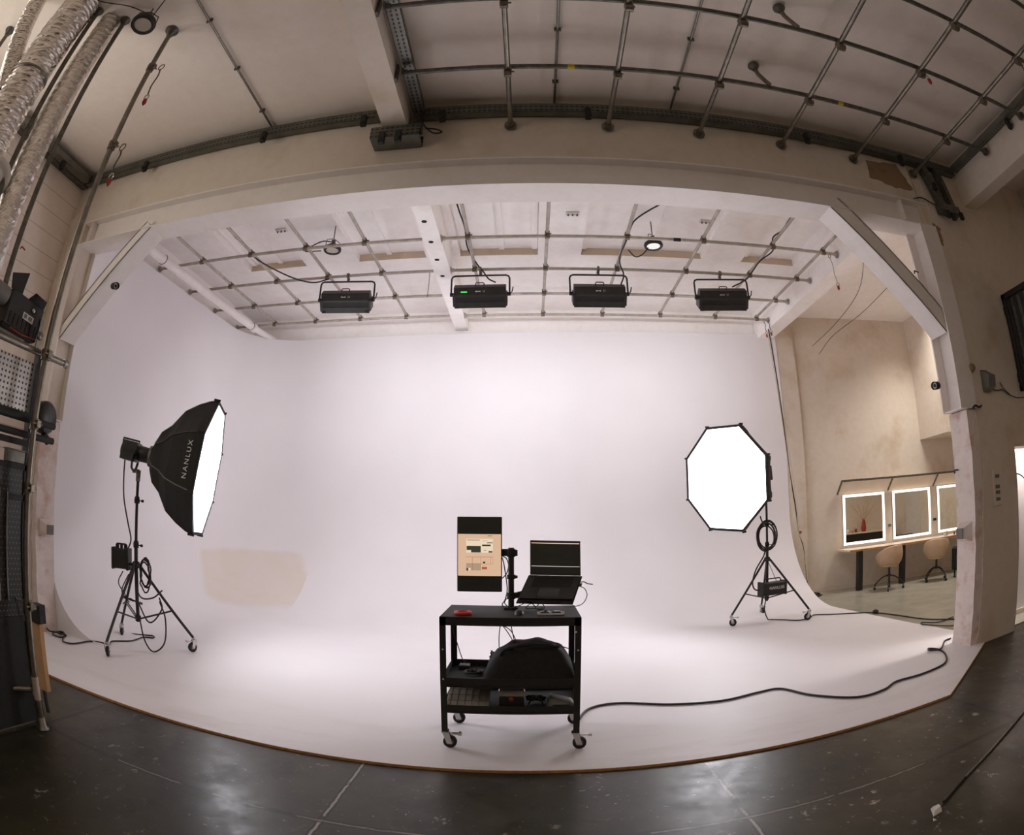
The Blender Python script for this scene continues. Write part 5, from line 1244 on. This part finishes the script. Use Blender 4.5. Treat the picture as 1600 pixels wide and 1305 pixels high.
def duct(name, label, P, r, group='silver foil ventilation ducts', seed=1):
    rr = random.Random(seed); t = thing(name, label, 'duct', tuple(P[0]), group)
    pts = smooth_pts(P, 60); n = 34; vs = []; nrm = None; m = len(pts)
    for i in range(m):
        d = (pts[min(i + 1, m - 1)] - pts[max(i - 1, 0)]).normalized()
        nrm = (d.orthogonal() if nrm is None else nrm - d * nrm.dot(d)).normalized(); b = d.cross(nrm)
        rg = r * (1 + (.028 if i % 4 < 2 else -.012))
        for k in range(n):
            a = 2 * pi * k / n; vs.append(pts[i] + (nrm * cos(a) + b * sin(a)) * rg * (1 + rr.uniform(-.03, .03)))
    b = MB(); b.add(vs, [(i * n + k, i * n + (k + 1) % n, (i + 1) * n + (k + 1) % n, (i + 1) * n + k) for i in range(m - 1) for k in range(n)], False)
    build('foil_sleeve', b, M['foil'], t); return t
duct('foil_duct', 'slimmer silver foil duct, the one nearest the tall pole', [(-3.69, 2.01, .0), (-3.69, 2.01, 1.6), (-3.69, 2.02, 3.2), (-3.68, 2.03, 4.6), (-3.66, 2.05, 5.58)], .115, seed=1)
d2 = duct('foil_duct', 'fat silver foil duct left of the slimmer one', [(-3.92, 1.62, 1.2), (-3.92, 1.63, 2.6), (-3.88, 1.64, 3.9), (-3.84, 1.66, 4.8), (-3.80, 1.68, 5.58)], .185, seed=2)
build('duct_tape', MB().torus((-3.85, 1.655, 4.62), (0, 0, 1), .19, .012, 32, 6), M['galv'], d2)
duct('foil_duct', 'short foil duct branching upward from the fat duct', [(-3.95, 1.55, 4.42), (-4.05, 1.48, 4.75), (-4.12, 1.38, 5.15), (-4.15, 1.30, 5.58)], .095, seed=3)
for i, (x, y, lb) in enumerate(((-3.50, 2.115, 'thin grey pipe running up beside the slimmer silver duct'), (-3.70, 1.86, 'dark pipe standing between the two silver ducts'))):
    t = thing('vertical_pipe', lb, 'pipe', (x, y, -.018), 'thin vertical pipes by the ducts')
    build('tube', MB().cyl((x, y, -.017), (x, y, 5.598), .024, 14), M['galvd'], t); build('ceiling_flange', MB().lathe((x, y, 5.598), (0, 0, -1), [(0, 0), (0, .055), (.012, .055), (.014, .036), (.05, .034), (.05, 0)], 18), M['galvd'], t)
build('cable_tie', MB().tube([(-3.47, 2.14, 3.19), (-3.45, 2.14, 3.2), (-3.41, 2.15, 3.17)], .006, 6), M['redd'], bpy.data.objects['vertical_pipe'])
for x, y, lb in ((-4.88, 1.98, 'grey wall-side pole with ceiling flange behind the ducts'), (-4.78, 1.45, 'grey pole with ceiling flange at the top left corner')):
    t = thing('side_pole', lb, 'pole', (x, y, -.018), 'poles behind the silver ducts')
    build('tube', MB().cyl((x, y, -.017), (x, y, 5.598), .0235, 14), M['galvd'], t); build('ceiling_flange', MB().lathe((x, y, 5.598), (0, 0, -1), [(0, 0), (0, .06), (.012, .06), (.014, .04), (.06, .036), (.06, 0)], 18), M['galvd'], t)
t = thing('duct_collar', 'round white duct outlet collar facing out on the fat duct', 'duct collar', (-3.73, 1.83, 3.70))
o_ = V((-3.78, 1.78, 3.68)); dd = V((.78, -.45, -.42)).normalized()
b = MB(); b.lathe(o_, dd, [(-.10, .12), (.02, .15), (.035, .165), (.05, .16), (.055, .12), (.04, .105), (.04, .085)], 36); build('collar_ring', b, M['white'], t)
b = MB(); b.lathe(o_, dd, [(.04, .085), (.06, .08), (.065, .055), (.03, .045)], 32); build('inner_ring', b, M['white'], t)
b = MB(); b.lathe(o_, dd, [(.03, .05), (.028, 0)], 24); build('dark_opening', b, M['hole'], t)
# ================================================================== light and render settings
def area(name, loc, rot, sx, sy, power, color=(1, 1, 1)):
    l = bpy.data.lights.new(name, 'AREA'); l.shape = 'RECTANGLE'; l.size = sx; l.size_y = sy; l.energy = power; l.color = color
    o = bpy.data.objects.new(name, l); o.location = loc; o.rotation_euler = rot; COL.objects.link(o); return o
wd = bpy.data.worlds.new('world'); SC.world = wd; wd.use_nodes = True
wd.node_tree.nodes['Background'].inputs[0].default_value = (.9, .85, .8, 1)
wd.node_tree.nodes['Background'].inputs[1].default_value = .05
SC.view_settings.view_transform = 'Standard'; SC.view_settings.look = 'None'
SC.view_settings.exposure = 1.4; SC.view_settings.gamma = 1; SC.view_settings.use_curve_mapping = False
SC.cycles.use_denoising = True; SC.cycles.adaptive_threshold = .02
SC.cycles.max_bounces = 12; SC.cycles.diffuse_bounces = 9; SC.cycles.glossy_bounces = 5
SC.cycles.sample_clamp_indirect = 6
area('doorway_fill', (6.0, 4.62, 2.55), (0, 0, 0), 1.0, .25, 28, (1, .93, .9))  # added light, hidden above the doorway, brightens the white partition
struct('fill_pane_1', MB().box(-5.69, -5.68, -.4, 2.2, 2.0, 4.7), M['fill'])  # added glowing pane, out of view, fills the front room with light
area('rear_fill', (1.5, -1.2, 5.4), (0, 0, 0), 1.2, 1.2, 15, (1, .88, .74))  # added soft fill behind the camera, unseen
mk = area('makeup_fill', (8.1, 8.2, 5.5), (0, 0, 0), 1.6, 1.2, 27, (1, .94, .87)); mk.data.spread = RD(110)  # added unseen fill that brightens the make-up room walls
